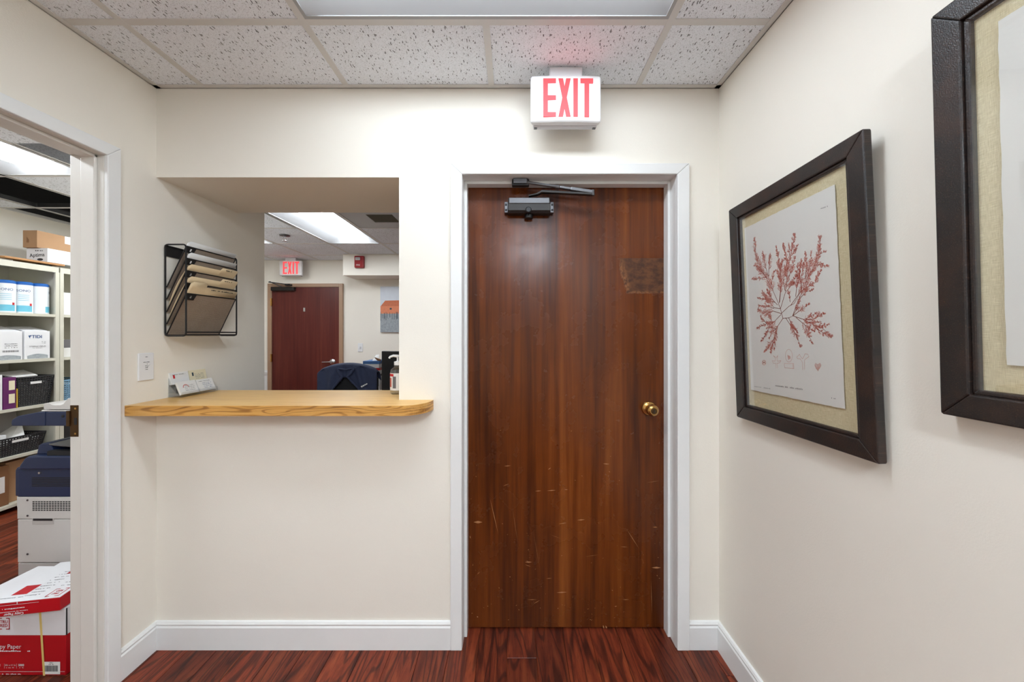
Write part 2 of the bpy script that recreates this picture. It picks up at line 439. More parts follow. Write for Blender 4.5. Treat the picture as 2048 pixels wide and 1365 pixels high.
def tag(o, label, cat, group=None, kind=None):
    o['label'] = label; o['category'] = cat
    if group: o['group'] = group
    if kind: o['kind'] = kind
    return o
def thing(name, loc, label, cat, group=None, kind=None):
    o = bpy.data.objects.new(name, None); COL.objects.link(o); o.location = loc; o.empty_display_size = 0.05
    ORG[o.name] = tuple(loc)
    return tag(o, label, cat, group, kind)
def struct(o, label, cat):
    return tag(o, label, cat, kind='structure')
def copy_tree(o, parent=None):
    c = o.copy(); COL.objects.link(c); c.parent = parent; ORG[c.name] = ORG[o.name]
    for ch in list(o.children): copy_tree(ch, c)
    return c
def basis(right, up, origin):
    r, u = Vector(right).normalized(), Vector(up).normalized(); n = r.cross(u)
    m = Matrix((r, u, n)).transposed().to_4x4(); m.translation = Vector(origin)
    return m
def text(body, size, mat, parent, m, name='lettering', align='CENTER', squeeze=1.0, lift=0.0, bold=0.0, thick=0.0):
    cu = bpy.data.curves.new('txt', 'FONT'); cu.body = body; cu.size = size; cu.align_x = align; cu.align_y = 'CENTER'
    cu.offset = bold; cu.extrude = thick; cu.resolution_u = 3
    ob = bpy.data.objects.new('txt', cu); COL.objects.link(ob)
    dg = bpy.context.evaluated_depsgraph_get()
    me = bpy.data.meshes.new_from_object(ob.evaluated_get(dg))
    bpy.data.objects.remove(ob); bpy.data.curves.remove(cu)
    mb = MB(); mb.add([m @ Vector((v.co.x * squeeze, v.co.y, v.co.z + lift)) for v in me.vertices], [tuple(p.vertices) for p in me.polygons])
    bpy.data.meshes.remove(me)
    return mb.build(name, mat, parent)
def scribble(mb, m, x, y, w, h, lift=0.0004, seed=0):
    """an unreadable line of tiny print: a row of short strokes"""
    r = random.Random(seed + int(x * 1e4) + int(y * 1e5)); q = x
    while q < x + w:
        l = h * r.uniform(0.5, 1.6)
        if r.random() < 0.82:
            e = min(q + l, x + w); hh = h * r.uniform(0.5, 1.0)
            mb.add([m @ Vector(p) for p in ((q, y, lift), (e, y, lift), (e, y + hh, lift), (q, y + hh, lift))], [(0, 1, 2, 3)])
        q += l + h * 0.25
def quad(mb, m, x0, x1, y0, y1, lift=0.0004):
    mb.add([m @ Vector(p) for p in ((x0, y0, lift), (x1, y0, lift), (x1, y1, lift), (x0, y1, lift))], [(0, 1, 2, 3)])
def PX(px, Y): return (px - CX) / F * Y
def PZ(py, Y): return EYE - (py - CY) / F * Y

# ================================================================ structure
DW2 = 1.69                      # far face of the front wall
XW2 = -1.66                     # copy room face of the left wall
OPEN_R, OPEN_TOP, COUNTER = -0.490, 2.023, 1.066
REC_Y = 5.17
COPY_X = -4.30

# ---- floor
fl = MB().box(COPY_X - .1, 1.6, YB - .1, REC_Y + .1, -0.06, -0.004).build('floor', M['floor'], org=(0, 0, 0))
struct(fl, 'dark reddish oak plank floor running toward the wooden door', 'floor')
PWID, PH0 = 0.1237, -0.2725
pm_cache = {}
def plank(x0, x1, y0, y1):
    key = (round(x1 - x0, 3), round(y1 - y0, 3))
    if key not in pm_cache:
        w, l = x1 - x0 - .0016, y1 - y0 - .0014
        b = MB(); c = .0012
        b.add([(-w/2, -l/2, -.004), (w/2, -l/2, -.004), (w/2, l/2, -.004), (-w/2, l/2, -.004),
               (-w/2, -l/2, -c), (w/2, -l/2, -c), (w/2, l/2, -c), (-w/2, l/2, -c),
               (-w/2 + c, -l/2 + c, 0), (w/2 - c, -l/2 + c, 0), (w/2 - c, l/2 - c, 0), (-w/2 + c, l/2 - c, 0)],
              [(0, 3, 2, 1), (8, 9, 10, 11)] + [(i, (i + 1) % 4, 4 + (i + 1) % 4, 4 + i) for i in range(4)] + [(4 + i, 4 + (i + 1) % 4, 8 + (i + 1) % 4, 8 + i) for i in range(4)])
        o = b.build('plank', M['floor'], fl, org=((x0 + x1) / 2, (y0 + y1) / 2, 0)) if False else None
        me = bpy.data.meshes.new('plank'); me.from_pydata(b.v, [], b.f); me.materials.append(M['floor']); pm_cache[key] = me
    o = bpy.data.objects.new('plank', pm_cache[key]); COL.objects.link(o); o.parent = fl
    o.location = ((x0 + x1) / 2, (y0 + y1) / 2, 0)
    ORG[o.name] = tuple(o.location)
rp = random.Random(21)
LENS = [0.42, 0.6, 0.78, 0.96, 1.14, 1.32]
k0 = int(math.floor((COPY_X - PH0) / PWID))
for k in range(k0, 10):
    x0 = PH0 + k * PWID; x1 = x0 + PWID
    if x0 > XR: continue
    a = max(x0, COPY_X); b = min(x1, XR + .01)
    if b - a < .02: continue
    y_end = DW2 + .02 if x1 > XW2 else 3.6
    y = (YB if x1 > XW2 else -0.6) - rp.choice([0, .2, .35, .5])
    if k == 2:            # the short dark piece in front of the door
        for (p, q) in ((YB, -2.3), (-2.3, -1.1), (-1.1, 0.2), (0.2, 1.26), (1.26, 1.4975), (1.4975, y_end)): plank(a, b, p, q)
        continue
    while y < y_end:
        l = rp.choice(LENS)
        y2 = y + l
        if y_end - y2 < .25: y2 = y_end
        ya = max(y, YB if x1 > XW2 else -0.6)
        if y2 - ya > .05: plank(a, b, ya, y2)
        y = y2

# ---- walls
w = MB()
w.box(XL, OPEN_R, DW, DW2, 0, COUNTER - .041)               # below the counter
w.box(OPEN_R, -.237, DW, DW2, 0, TOP)
w.box(-.237, .72, DW, DW2, 2.05, TOP)
w.box(.72, 1.6, DW, DW2, 0, TOP)
w.box(XL, OPEN_R, DW, 2.0, OPEN_TOP, TOP)                   # deep header over the opening
struct(w.build('wall_front', M['wall'], org=(0, 0, 0)), 'cream painted wall with reception opening and wooden door', 'wall')
struct(MB().box(XR, XR + .12, YB, DW, 0, TOP).build('wall_right', M['wall'], org=(0, 0, 0)), 'cream painted wall on the right with two framed prints', 'wall')
struct(MB().box(XW2, 1.0, YB - .1, YB, 0, TOP).build('wall_back', M['wall'], org=(0, 0, 0)), 'cream painted wall closing the hall behind the viewer', 'wall')
w = MB()
w.box(XW2, XL, YB, .43, 0, TOP); w.box(XW2, XL, .43, 1.367, 2.038, TOP); w.box(XW2, XL, 1.367, 2.22, 0, TOP)
struct(w.build('wall_left', M['wall'], org=(0, 0, 0)), 'cream painted wall on the left with doorway to the copy room', 'wall')
w = MB()
w.box(-2.6, XW2, 2.12, 2.22, 0, TOP); w.box(-2.6, -2.56, 2.22, 3.6, 0, TOP); w.box(COPY_X - .1, -2.56, 3.6, 3.66, 0, TOP)
w.box(COPY_X - .1, COPY_X, -.7, 3.6, 0, TOP); w.box(COPY_X, XW2, -.7, -.6, 0, TOP)
struct(w.build('wall_copy_room', M['wall'], org=(0, 0, 0)), 'cream painted wall behind the storage shelves of the copy room', 'wall')
w = MB()
w.box(-4.4, 1.6, REC_Y, REC_Y + .1, 0, TOP); w.box(-4.4, -4.3, 3.66, REC_Y, 0, TOP); w.box(1.5, 1.6, DW2, REC_Y, 0, TOP)
struct(w.build('wall_far', M['wall'], org=(0, 0, 0)), 'pale wall at the far end of the reception room', 'wall')
bh = MB().box(PX(686, 4.78), 1.5, 4.78, REC_Y, 2.127, TOP).build('wall_bulkhead', M['wall'], org=(0, 0, 0))
struct(bh, 'cream bulkhead below the far reception ceiling holding the fire alarm', 'wall')

# ---- ceilings: grid, tiles, deck
tile_mesh = {}
def tile(parent, x0, x1, y0, y1):
    key = (round(x1 - x0, 3), round(y1 - y0, 3))
    if key not in tile_mesh:
        b = MB().box(-(x1 - x0) / 2, (x1 - x0) / 2, -(y1 - y0) / 2, (y1 - y0) / 2, 0, .016)
        me = bpy.data.meshes.new('ceiling_tile'); me.from_pydata(b.v, [], b.f); me.materials.append(M['tile']); tile_mesh[key] = me
    o = bpy.data.objects.new('ceiling_tile', tile_mesh[key]); COL.objects.link(o); o.parent = parent
    p = Vector(ORG[parent.name]); o.location = Vector(((x0 + x1) / 2, (y0 + y1) / 2, CEIL + .003)) - p
    ORG[o.name] = tuple(Vector(o.location) + p)
def ceiling(xs, ys, holes, deck, label, skip=lambda x0, x1, y0, y1: False, angle=True):
    c = MB().box(*deck, TOP - .03, TOP + .05).build('ceiling', M['plenum'], org=((deck[0] + deck[1]) / 2, (deck[2] + deck[3]) / 2, TOP - .03))
    struct(c, label, 'ceiling')
    for i in range(len(xs) - 1):
        for j in range(len(ys) - 1):
            cell = (xs[i], xs[i + 1], ys[j], ys[j + 1])
            mx, my = (cell[0] + cell[1]) / 2, (cell[2] + cell[3]) / 2
            if skip(*cell): continue
            if any(h[0] < mx < h[1] and h[2] < my < h[3] for h in holes): continue
            tile(c, *cell)
    def pieces(lo, hi, cuts):
        out = [(lo, hi)]
        for a, b in cuts:
            nxt = []
            for p, q in out:
                if b <= p or a >= q: nxt.append((p, q)); continue
                if a > p: nxt.append((p, a))
                if b < q: nxt.append((b, q))
            out = nxt
        return out
    hw = .012
    solid = [h for h in holes if len(h) == 4]
    for x in xs[1:-1]:
        for a, b in pieces(ys[0], ys[-1], [(h[2] + hw, h[3] - hw) for h in solid if h[0] + .02 < x < h[1] - .02]):
            m = MB().box(x - hw, x + hw, a, b, CEIL, CEIL + .003)
            t = m.build('grid_tee', M['tee'], c)
            MB().box(x - .002, x + .002, a, b, CEIL + .003, CEIL + .04).build('tee_web', M['web'], t)
    for y in ys[1:-1]:
        for i in range(len(xs) - 1):
            a, b = xs[i], xs[i + 1]
            if any(h[2] + .02 < y < h[3] - .02 and h[0] < (a + b) / 2 < h[1] for h in solid): continue
            if skip(a, b, y - .02, y + .02): continue
            m = MB().box(a + hw, b - hw, y - hw, y + hw, CEIL + .0003, CEIL + .0032)
            t = m.build('grid_tee', M['tee'], c)
            MB().box(a + hw, b - hw, y - .002, y + .002, CEIL + .0032, CEIL + .04).build('tee_web', M['web'], t)
    return c
def wall_angle(c, a, b, d):
    """L-shaped edge trim from a to b, flange pointing along d"""
    (ax, ay), (bx, by) = a, b; dx, dy = d
    m = MB()
    m.box(min(ax, bx, ax + dx * .022, bx + dx * .022), max(ax, bx, ax + dx * .022, bx + dx * .022), min(ay, by, ay + dy * .022, by + dy * .022), max(ay, by, ay + dy * .022, by + dy * .022), CEIL - .001, CEIL + .0025)
    m.box(min(ax, bx, ax + dx * .003, bx + dx * .003), max(ax, bx, ax + dx * .003, bx + dx * .003), min(ay, by, ay + dy * .003, by + dy * .003), max(ay, by, ay + dy * .003, by + dy * .003), CEIL - .001, CEIL + .022)
    m.build('wall_angle', M['tee'], c)
GX = [XL, -1.325, -.71, -.092, .533, XR]
GY = [YB, -3.05, -2.44, -1.83, -1.22, -.61, 0, .61, 1.22, DW]
MAIN_L = (-.71, .533, .61, 1.22); HALL_L = (-.092, .533, -1.83, -.61)
c1 = ceiling(GX, GY, [MAIN_L, HALL_L], (XW2, XR + .12, YB - .1, DW2), 'grey fissured drop ceiling tiles above the lobby')
wall_angle(c1, (XL, DW), (XR, DW), (0, -1)); wall_angle(c1, (XL, YB), (XL, DW), (1, 0)); wall_angle(c1, (XR, YB), (XR, DW), (-1, 0))
RX = [-4.3, -4.01, -3.393, -2.776, -2.159, -1.542, -.925, -.308, .309, .926, 1.5]
RY = [2.0, 2.37, 2.987, 3.604, 4.224, 4.843, REC_Y]
REC_L1 = (-2.159, -1.542, 2.987, 4.224); REC_L2 = (-3.393, -2.776, 2.987, 4.224)
VENT = (-1.542, -.925, 2.987, 3.604)
c2 = ceiling(RX, RY, [REC_L1, REC_L2, VENT], (-4.4, 1.6, DW2, REC_Y + .1), 'drop ceiling tiles above the reception room',
             skip=lambda x0, x1, y0, y1: x1 < -2.5 and y1 < 3.61)
wall_angle(c2, (-4.3, REC_Y), (PX(686, 4.78), REC_Y), (0, -1))
wall_angle(c2, (PX(686, 4.78), 4.78), (1.5, 4.78), (0, -1))
CXS = [COPY_X, -4.0, -3.406, -2.79, -2.17, XW2]
CYS = [-.6, -.03, .58, 1.19, 1.80, 2.414, 3.02, 3.6]
COPY_L = (-3.406, -2.79, 1.19, 2.414); COPY_FILL = (-2.79, -2.17, -.03, 1.19)
MISSING = [(-4.0, -3.406, 2.414, 3.02, 0), (-4.0, -3.406, 3.02, 3.63, 0), (COPY_X, -4.0, 3.02, 3.63, 0), (-3.406, -2.79, 3.02, 3.63, 0), (-2.79, XW2, 2.414, 3.8, 0), (-3.406, -2.79, 3.63, 3.8, 0)]
c3 = ceiling(CXS, CYS, [COPY_L, COPY_FILL] + MISSING, (COPY_X - .1, XW2, -.7, 3.68), 'copy room drop ceiling with open cells showing the dark void',
             skip=lambda x0, x1, y0, y1: x0 > -2.8 and y0 > 2.1)
wall_angle(c3, (COPY_X, -.6), (COPY_X, 3.6), (1, 0))
MB().box(COPY_X + .0005, COPY_X + .006, -.59, 3.59, CEIL + .024, TOP - .031).box(COPY_X + .006, -2.61, 3.588, 3.5995, CEIL + .03, TOP - .031).build('void_shade_lining', M['plenum'], c3)  # dark sheet added over the wall so the void looks unlit

# ---- ceiling lights
def troffer(cell, along, mat, label, detail=True):
    x0, x1, y0, y1 = cell; cx, cy = (x0 + x1) / 2, (y0 + y1) / 2
    Lx, Ly = x1 - x0 - .024, y1 - y0 - .024
    L, W = (Lx, Ly) if along == 'X' else (Ly, Lx)
    root = thing('ceiling_light', (cx, cy, CEIL), label, 'light', 'basket troffer ceiling lights')
    def P(u, v, z):   # u across, v along
        return (cx + v, cy + u, CEIL + z) if along == 'X' else (cx + u, cy + v, CEIL + z)
    fr = MB(); a = .012
    for s in (-1, 1):
        p, q = P(s * W / 2, -L / 2, 0), P(s * (W / 2 - a), L / 2, .004); fr.box(p[0], q[0], p[1], q[1], p[2], q[2])
        p, q = P(-W / 2 + a, s * L / 2, 0), P(W / 2 - a, s * (L / 2 - a), .004); fr.box(p[0], q[0], p[1], q[1], p[2], q[2])
    fr.build('frame', M['pan'], root)
    prof = [(-1, 0.0), (-.86, .022), (-.68, .046), (-.5, .064), (-.32, .074), (-.3, .078), (.3, .078), (.32, .074), (.5, .064), (.68, .046), (.86, .022), (1, 0.0)]
    Wi, Li = W / 2 - a, L / 2 - a
    vs = [(-Li, .002), (-Li + .02, .03), (-Li + .05, 1), (Li - .05, 1), (Li - .02, .03), (Li, .002)]
    pan = MB(); n = len(prof); pts = []
    for v, k in [(-Li, 0), (-Li + .045, 1), (Li - .045, 1), (Li, 0)]:
        for u, z in prof: pts.append(P(u * Wi, v, .003 + z * k))
    pan.add(pts, [(i * n + j, i * n + j + 1, (i + 1) * n + j + 1, (i + 1) * n + j) for i in range(3) for j in range(n - 1)])
    pan.build('reflector', M['pan'], root, smooth=True)
    ln = MB(); r = .085; seg = 9; pts = []
    for v in (-Li + .05, Li - .05):
        for i in range(seg + 1):
            t = math.pi * i / seg
            pts.append(P(-r * math.cos(t), v, .06 - .052 * math.sin(t)))
    n = seg + 1
    ln.add(pts, [(j, j + 1, n + j + 1, n + j) for j in range(seg)])
    ln.build('lens', mat, root, smooth=True)
    for s in (-1, 1):
        e = MB(); pts = []
        for v, k in ((s * (Li - .05), 1.03), (s * (Li - .032), 1.03)):
            for i in range(seg + 1):
                t = math.pi * i / seg
                pts.append(P(-r * k * math.cos(t), v, .06 - .052 * k * math.sin(t)))
        e.add(pts, [(j, j + 1, n + j + 1, n + j) for j in range(seg)] + [tuple(range(n, 2 * n))])
        e.build('lens_end_cap', M['cap'], root)
    return root
troffer(MAIN_L, 'X', M['lamp_main'], 'wide recessed ceiling light at the top edge, above the wooden door')
troffer(HALL_L, 'Y', M['lamp_hall'], 'recessed ceiling light in the hall behind the viewer')
troffer(COPY_L, 'Y', M['lamp_copy'], 'lit recessed ceiling light above the copy room shelves')
troffer(COPY_FILL, 'Y', M['lamp_copy'], 'added unseen fill light just inside the copy room doorway')  # extra troffer out of view, put in to light the shelf fronts
troffer(REC_L1, 'Y', M['lamp_rec'], 'bright recessed ceiling light seen through the reception opening')
troffer(REC_L2, 'Y', M['lamp_rec'], 'reception ceiling light showing only a corner above the far exit sign')

# ---- baseboards
BP = [(0, 0), (.014, 0), (.014, .094), (.010, .1), (.0125, .108), (.008, .116), (0, .118)]
def base_front(x0, x1, name, label):
    m = MB().prism(BP, lambda p: (x0, DW - p[0], p[1]), lambda p: (x1, DW - p[0], p[1]))
    struct(m.build(name, M['trim'], org=(0, 0, 0)), label, 'baseboard')
base_front(XL, -.267, 'baseboard_front', 'white baseboard below the reception counter')
base_front(.752, XR, 'baseboard_corner', 'short white baseboard between door trim and right corner')
struct(MB().prism(BP, lambda p: (XR - p[0], YB, p[1]), lambda p: (XR - p[0], DW, p[1])).build('baseboard_right', M['trim'], org=(0, 0, 0)), 'white baseboard along the right wall', 'baseboard')
struct(MB().prism(BP, lambda p: (XL + p[0], 1.395, p[1]), lambda p: (XL + p[0], DW, p[1])).build('baseboard_left', M['trim'], org=(0, 0, 0)), 'short white baseboard between copy room trim and left corner', 'baseboard')
struct(MB().prism(BP, lambda p: (XL + p[0], YB, p[1]), lambda p: (XL + p[0], .385, p[1])).build('baseboard_hall', M['trim'], org=(0, 0, 0)), 'white baseboard on the left wall behind the doorway', 'baseboard')

# ---- trim and jamb of the wooden door
t1 = thing('trim_1', (.24, DW, 0), 'white casing and jamb around the brown wooden door', 'door trim', kind='structure')
CO, CI, CT, CTI = (-.267, .752), (-.217, .700), 2.077, 2.030
yc = DW - .018
MB().prism_y([(CO[0], 0), (CI[0], 0), (CI[0], CTI), (CO[0], CT)], yc, DW).build('casing', M['trim'], t1, bevel=.004)
MB().prism_y([(CI[1], 0), (CO[1], 0), (CO[1], CT), (CI[1], CTI)], yc, DW).build('casing', M['trim'], t1, bevel=.004)
MB().prism_y([(CI[0], CTI), (CI[1], CTI), (CO[1], CT), (CO[0], CT)], yc, DW).build('casing', M['trim'], t1, bevel=.004)
MB().box(-.237, CI[0], DW, DW2, 0, CTI).build('jamb', M['trim'], t1)
MB().box(CI[1], .72, DW, DW2, 0, CTI).build('jamb', M['trim'], t1)
MB().box(-.237, .72, DW, DW2, CTI, 2.05).build('jamb', M['trim'], t1)
SI = (-.204, .688); ST = 2.017
MB().box(CI[0], SI[0], 1.60, 1.645, 0, CTI).build('door_stop', M['trim'], t1, bevel=.002)
MB().box(SI[1], CI[1], 1.60, 1.645, 0, CTI).build('door_stop', M['trim'], t1, bevel=.002)
MB().box(SI[0], SI[1], 1.60, 1.645, ST, CTI).build('door_stop', M['trim'], t1, bevel=.002)

# ---- wooden door
YS = 1.645
d1 = thing('door_1', (.24, YS, 0), 'glossy dark mahogany door with brass knob, scratches and overhead closer', 'door', kind='structure')
MB().box(-.214, .697, YS, YS + .044, .007, 2.027).build('slab', M['door'], d1, bevel=.002, org=(0, YS, 0))
kx, kz = PX(1297, YS), PZ(817, YS)
mk = Matrix.Translation((kx, YS, kz)) @ Matrix.Rotation(math.pi / 2, 4, 'X')
rose = MB().lathe([(.033, 0), (.033, .003), (.03, .008), (.022, .010), (.019, .013)], 28, mk).build('knob_rose', M['brass'], d1, smooth=True)
kn = MB().lathe([(.012, .01), (.012, .028), (.02, .034), (.026, .043), (.0265, .052), (.023, .06), (.017, .064), (.0165, .0645)], 28, mk).build('knob', M['brass'], d1, smooth=True)
MB().lathe([(.0135, .0635), (.0135, .0662), (.0105, .0668)], 20, mk).build('keyway_ring', M['brass_dark'], kn, smooth=True)
MB().boxm(mk @ Matrix.Translation((0, 0, .067)), .003, .013, .003).build('keyhole', M['slot'], kn)
# closer
yb = YS - .052
cx0, cx1 = PX(1016, 1.60), PX(1101, 1.60)
cz0, cz1 = PZ(427, 1.60), PZ(396, 1.60)
body = MB().prism_x([(YS, cz0 + .004), (yb + .008, cz0), (yb, cz0 + .012), (yb, cz0 + .040), (yb + .012, cz1), (YS, cz1)], cx0, cx1).build('closer_body', M['dark_bronze'], d1, bevel=.002)
for s, xx in ((-1, cx0), (1, cx1)):
    e = MB().prism_x([(YS, cz0 + .008), (yb + .022, cz0 + .008), (yb + .022, cz1 - .012), (YS, cz1 - .012)], xx, xx + s * .016)
    e.build('closer_flange', M['gunmetal'], d1, bevel=.002)
    for zz in (cz0 + .02, cz0 + .044):
        MB().lathe([(.0045, 0), (.0045, .003), (.003, .0035)], 10, Matrix.Translation((xx + s * .009, yb + .022, zz)) @ Matrix.Rotation(math.pi / 2, 4, 'X')).build('closer_screw', M['slot'], d1)
MB().box(cx0 + .004, cx1 - .004, yb - .0015, yb + .012, cz0 + .041, cz1 - .001).build('closer_cover', M['gunmetal'], d1, bevel=.003)
pm = Matrix.Translation((PX(1058, 1.6), yb + .03, cz0 + .004))
MB().lathe([(.018, -.02), (.019, .0), (.016, .012), (.008, .016)], 18, pm).build('closer_pinion', M['black_metal'], d1, smooth=True)
MB().lathe([(.0135, -.004), (.0135, .012), (.010, .016)], 18, Matrix.Translation((PX(1057, 1.58), yb, cz0 + .01)) @ Matrix.Rotation(math.pi / 2, 4, 'X')).build('closer_valve_cap', M['black_metal'], d1, smooth=True)
# arms: elbow stands out into the lobby
el = (PX(1185, 1.56), 1.56, PZ(385, 1.56)); sh = (PX(1040, 1.598), 1.59, PZ(369, 1.59)); pin = (PX(1062, 1.6), 1.605, PZ(393, 1.605))
MB().box(sh[0] - .036, sh[0] + .04, 1.572, 1.6, sh[2] - .012, sh[2] + .018).build('closer_shoe', M['black_metal'], d1, bevel=.005)
MB().box(sh[0] - .03, sh[0] + .03, 1.566, 1.575, sh[2] - .004, sh[2] + .018).build('closer_shoe_plate', M['gunmetal'], d1, bevel=.002)
sv, ev = Vector((sh[0] + .02, 1.574, sh[2] + .004)), Vector(el)
mid = sv + (ev - sv) * .52
arm = MB().tube([sv, mid], .0062, 10)
arm.lathe([(.0075, 0), (.0075, .02)], 10, Matrix.Translation(mid - (ev - sv).normalized() * .02) @ (ev - sv).to_track_quat('Z', 'Y').to_matrix().to_4x4())
arm.bar(mid, mid + (ev - sv) * .2, .016, .012); arm.bar(mid + (ev - sv) * .16, ev, .02, .016)
arm.build('closer_forearm', M['gunmetal'], d1, bevel=.003)
arm = MB().bar((pin[0] - .01, 1.6, pin[2] - .002), (pin[0] + .03, 1.592, pin[2] + .004), .022, .007)
arm.bar((pin[0] + .026, 1.592, pin[2] + .003), (pin[0] + .046, 1.588, pin[2] + .012), .02, .009)
arm.bar((pin[0] + .044, 1.588, pin[2] + .0135), (el[0], el[1], el[2] - .009), .02, .011)
arm.build('closer_main_arm', M['dark_bronze'], d1, bevel=.002)
MB().lathe([(.009, -.014), (.009, .008), (.006, .011)], 14, Matrix.Translation(el)).build('closer_elbow', M['gunmetal'], d1, smooth=True)
# scratches: small bare nicks in the varnish of the lower half
sc = MB()
def nick(x0, y0, x1, y1, wd):
    a = Vector((PX(x0, YS), YS - .0003, PZ(y0, YS))); b = Vector((PX(x1, YS), YS - .0003, PZ(y1, YS)))
    d = (b - a).normalized(); n = Vector((d.z, 0, -d.x)) * wd / 2; mdl = (a + b) / 2
    sc.add([a, mdl + n, b, mdl - n], [(0, 1, 2, 3)])
for q in [(947, 1045, 965, 1045, .011), (980, 997, 997, 1071, .0022), (1070, 983, 1083, 982, .003), (1094, 982, 1112, 981, .004), (1128, 980, 1136, 980, .003), (1008, 933, 1022, 932, .003),
          (1006, 973, 1018, 968, .002), (1154, 1041, 1170, 1040, .005), (1117, 1049, 1134, 1046, .003), (1206, 928, 1219, 929, .004), (1252, 1057, 1278, 1098, .002), (1050, 1125, 1064, 1125, .006),
          (1303, 1136, 1322, 1136, .008), (1305, 1055, 1316, 1055, .004), (1113, 1186, 1134, 1185, .005), (1066, 1209, 1080, 1201, .002), (1054, 1200, 1074, 1200, .0025), (1206, 1251, 1208, 1258, .006), (1211, 1252, 1214, 1258, .006),
          (1245, 1200, 1258, 1200, .003), (1229, 1214, 1234, 1213, .004), (940, 1072, 941, 1078, .004), (954, 1150, 960, 1144, .003), (1092, 1158, 1104, 1157, .002), (1302, 1160, 1304, 1230, .0014), (1240, 1094, 1256, 1095, .002),
          (1024, 1010, 1036, 1090, .0008), (1100, 1070, 1122, 1078, .001), (1170, 1114, 1200, 1110, .0008), (1066, 1060, 1080, 1140, .0006), (1293, 966, 1320, 962, .001), (1050, 1130, 1062, 1134, .002), (954, 1233, 956, 1236, .006), (1096, 940, 1102, 936, .003)]:
    nick(*q)
rs = random.Random(5)
for i in range(70):
    x = rs.uniform(940, 1324); y = 1255 - abs(rs.gauss(0, 170))
    if y > 860: nick(x, y, x + rs.uniform(1.0, 3), y + rs.uniform(-2.5, 2.5), rs.uniform(.001, .003))
o = sc.build('scratch_marks', M['scratch'], d1); o['kind'] = 'stuff'
o['label'] = 'pale scratches and nicks in the varnish'

# ---- doorway to the copy room
t2 = thing('trim_2', (XL, 1.36, 0), 'white casing and jamb of the open copy room doorway', 'door trim', kind='structure')
JF, JN = 1.349, .45          # inner faces of far and near jamb
HZ = 2.02; xc = XL + .015
MB().prism_x([(JF, 0), (JF + .047, 0), (JF + .047, HZ + .047), (JF, HZ)], XL, xc).build('casing', M['trim'], t2, bevel=.003)
MB().prism_x([(JN, 0), (JN - .047, 0), (JN - .047, HZ + .047), (JN, HZ)], XL, xc).build('casing', M['trim'], t2, bevel=.003)
MB().prism_x([(JN, HZ), (JF, HZ), (JF + .047, HZ + .047), (JN - .047, HZ + .047)], XL, xc).build('casing', M['trim'], t2, bevel=.003)
MB().box(XW2, XL, JF, JF + .019, 0, HZ).build('jamb', M['jamb2'], t2, bevel=.002)
MB().box(XW2, XL, JN - .019, JN, 0, HZ).build('jamb', M['jamb2'], t2, bevel=.002)
MB().box(XW2, XL, JN - .019, JF + .019, HZ, HZ + .019).build('jamb', M['jamb2'], t2, bevel=.002)
MB().box(-1.608, -1.556, JF - .012, JF, 0, HZ).build('door_stop', M['jamb2'], t2, bevel=.003)
MB().box(-1.608, -1.556, JN, JN + .012, 0, HZ).build('door_stop', M['jamb2'], t2, bevel=.003)
MB().box(-1.608, -1.556, JN, JF, HZ - .012, HZ).build('door_stop', M['jamb2'], t2, bevel=.003)
z0, z1 = PZ(874, JF), PZ(811, JF)
sp = MB().box(-1.658, -1.6275, JF - .0018, JF, z0, z1).box(-1.668, -1.656, JF - .006, JF - .001, z0 + .04, z1 - .02)
sp = sp.build('strike_plate', M['brass_dark'], t2, bevel=.0008)
MB().box(-1.642, -1.632, JF - .0024, JF - .0012, (z0 + z1) / 2 - .014, (z0 + z1) / 2 + .012).build('latch_hole', M['slot'], sp)
for zz in (z0 + .012, z1 - .012):
    MB().lathe([(.004, 0), (.004, .0012)], 10, Matrix.Translation((-1.637, JF - .0018, zz)) @ Matrix.Rotation(math.pi / 2, 4, 'X')).build('screw', M['brass'], sp)

# ================================================================ lobby things
# ---- counter
FX = 1.42; BY = 1.812; TH = .041
pts = [(XL + .001, BY), (XL + .001, FX)]
ex, ey = .104, DW - FX - .0
for i in range(15):
    a = math.pi / 2 * i / 14
    pts.append((-.446 + ex * math.sin(a), FX + ey * (1 - math.cos(a))))
pts += [(-.342, DW - .0005), (OPEN_R - .0008, DW - .0005), (OPEN_R - .0008, BY)]
ct = thing('reception_counter', (-1.0, DW, COUNTER - TH), 'light oak laminate counter with rounded right end below the opening', 'counter')
MB().prism_z(pts, COUNTER - .0015, COUNTER).build('top_laminate', M['oak_top'], ct, org=(-1.0, 1.6, COUNTER))
MB().prism_z(pts, COUNTER - TH, COUNTER - .0015).build('edge_band', M['oak_edge'], ct, org=(-1.0, 1.6, COUNTER - TH / 2))

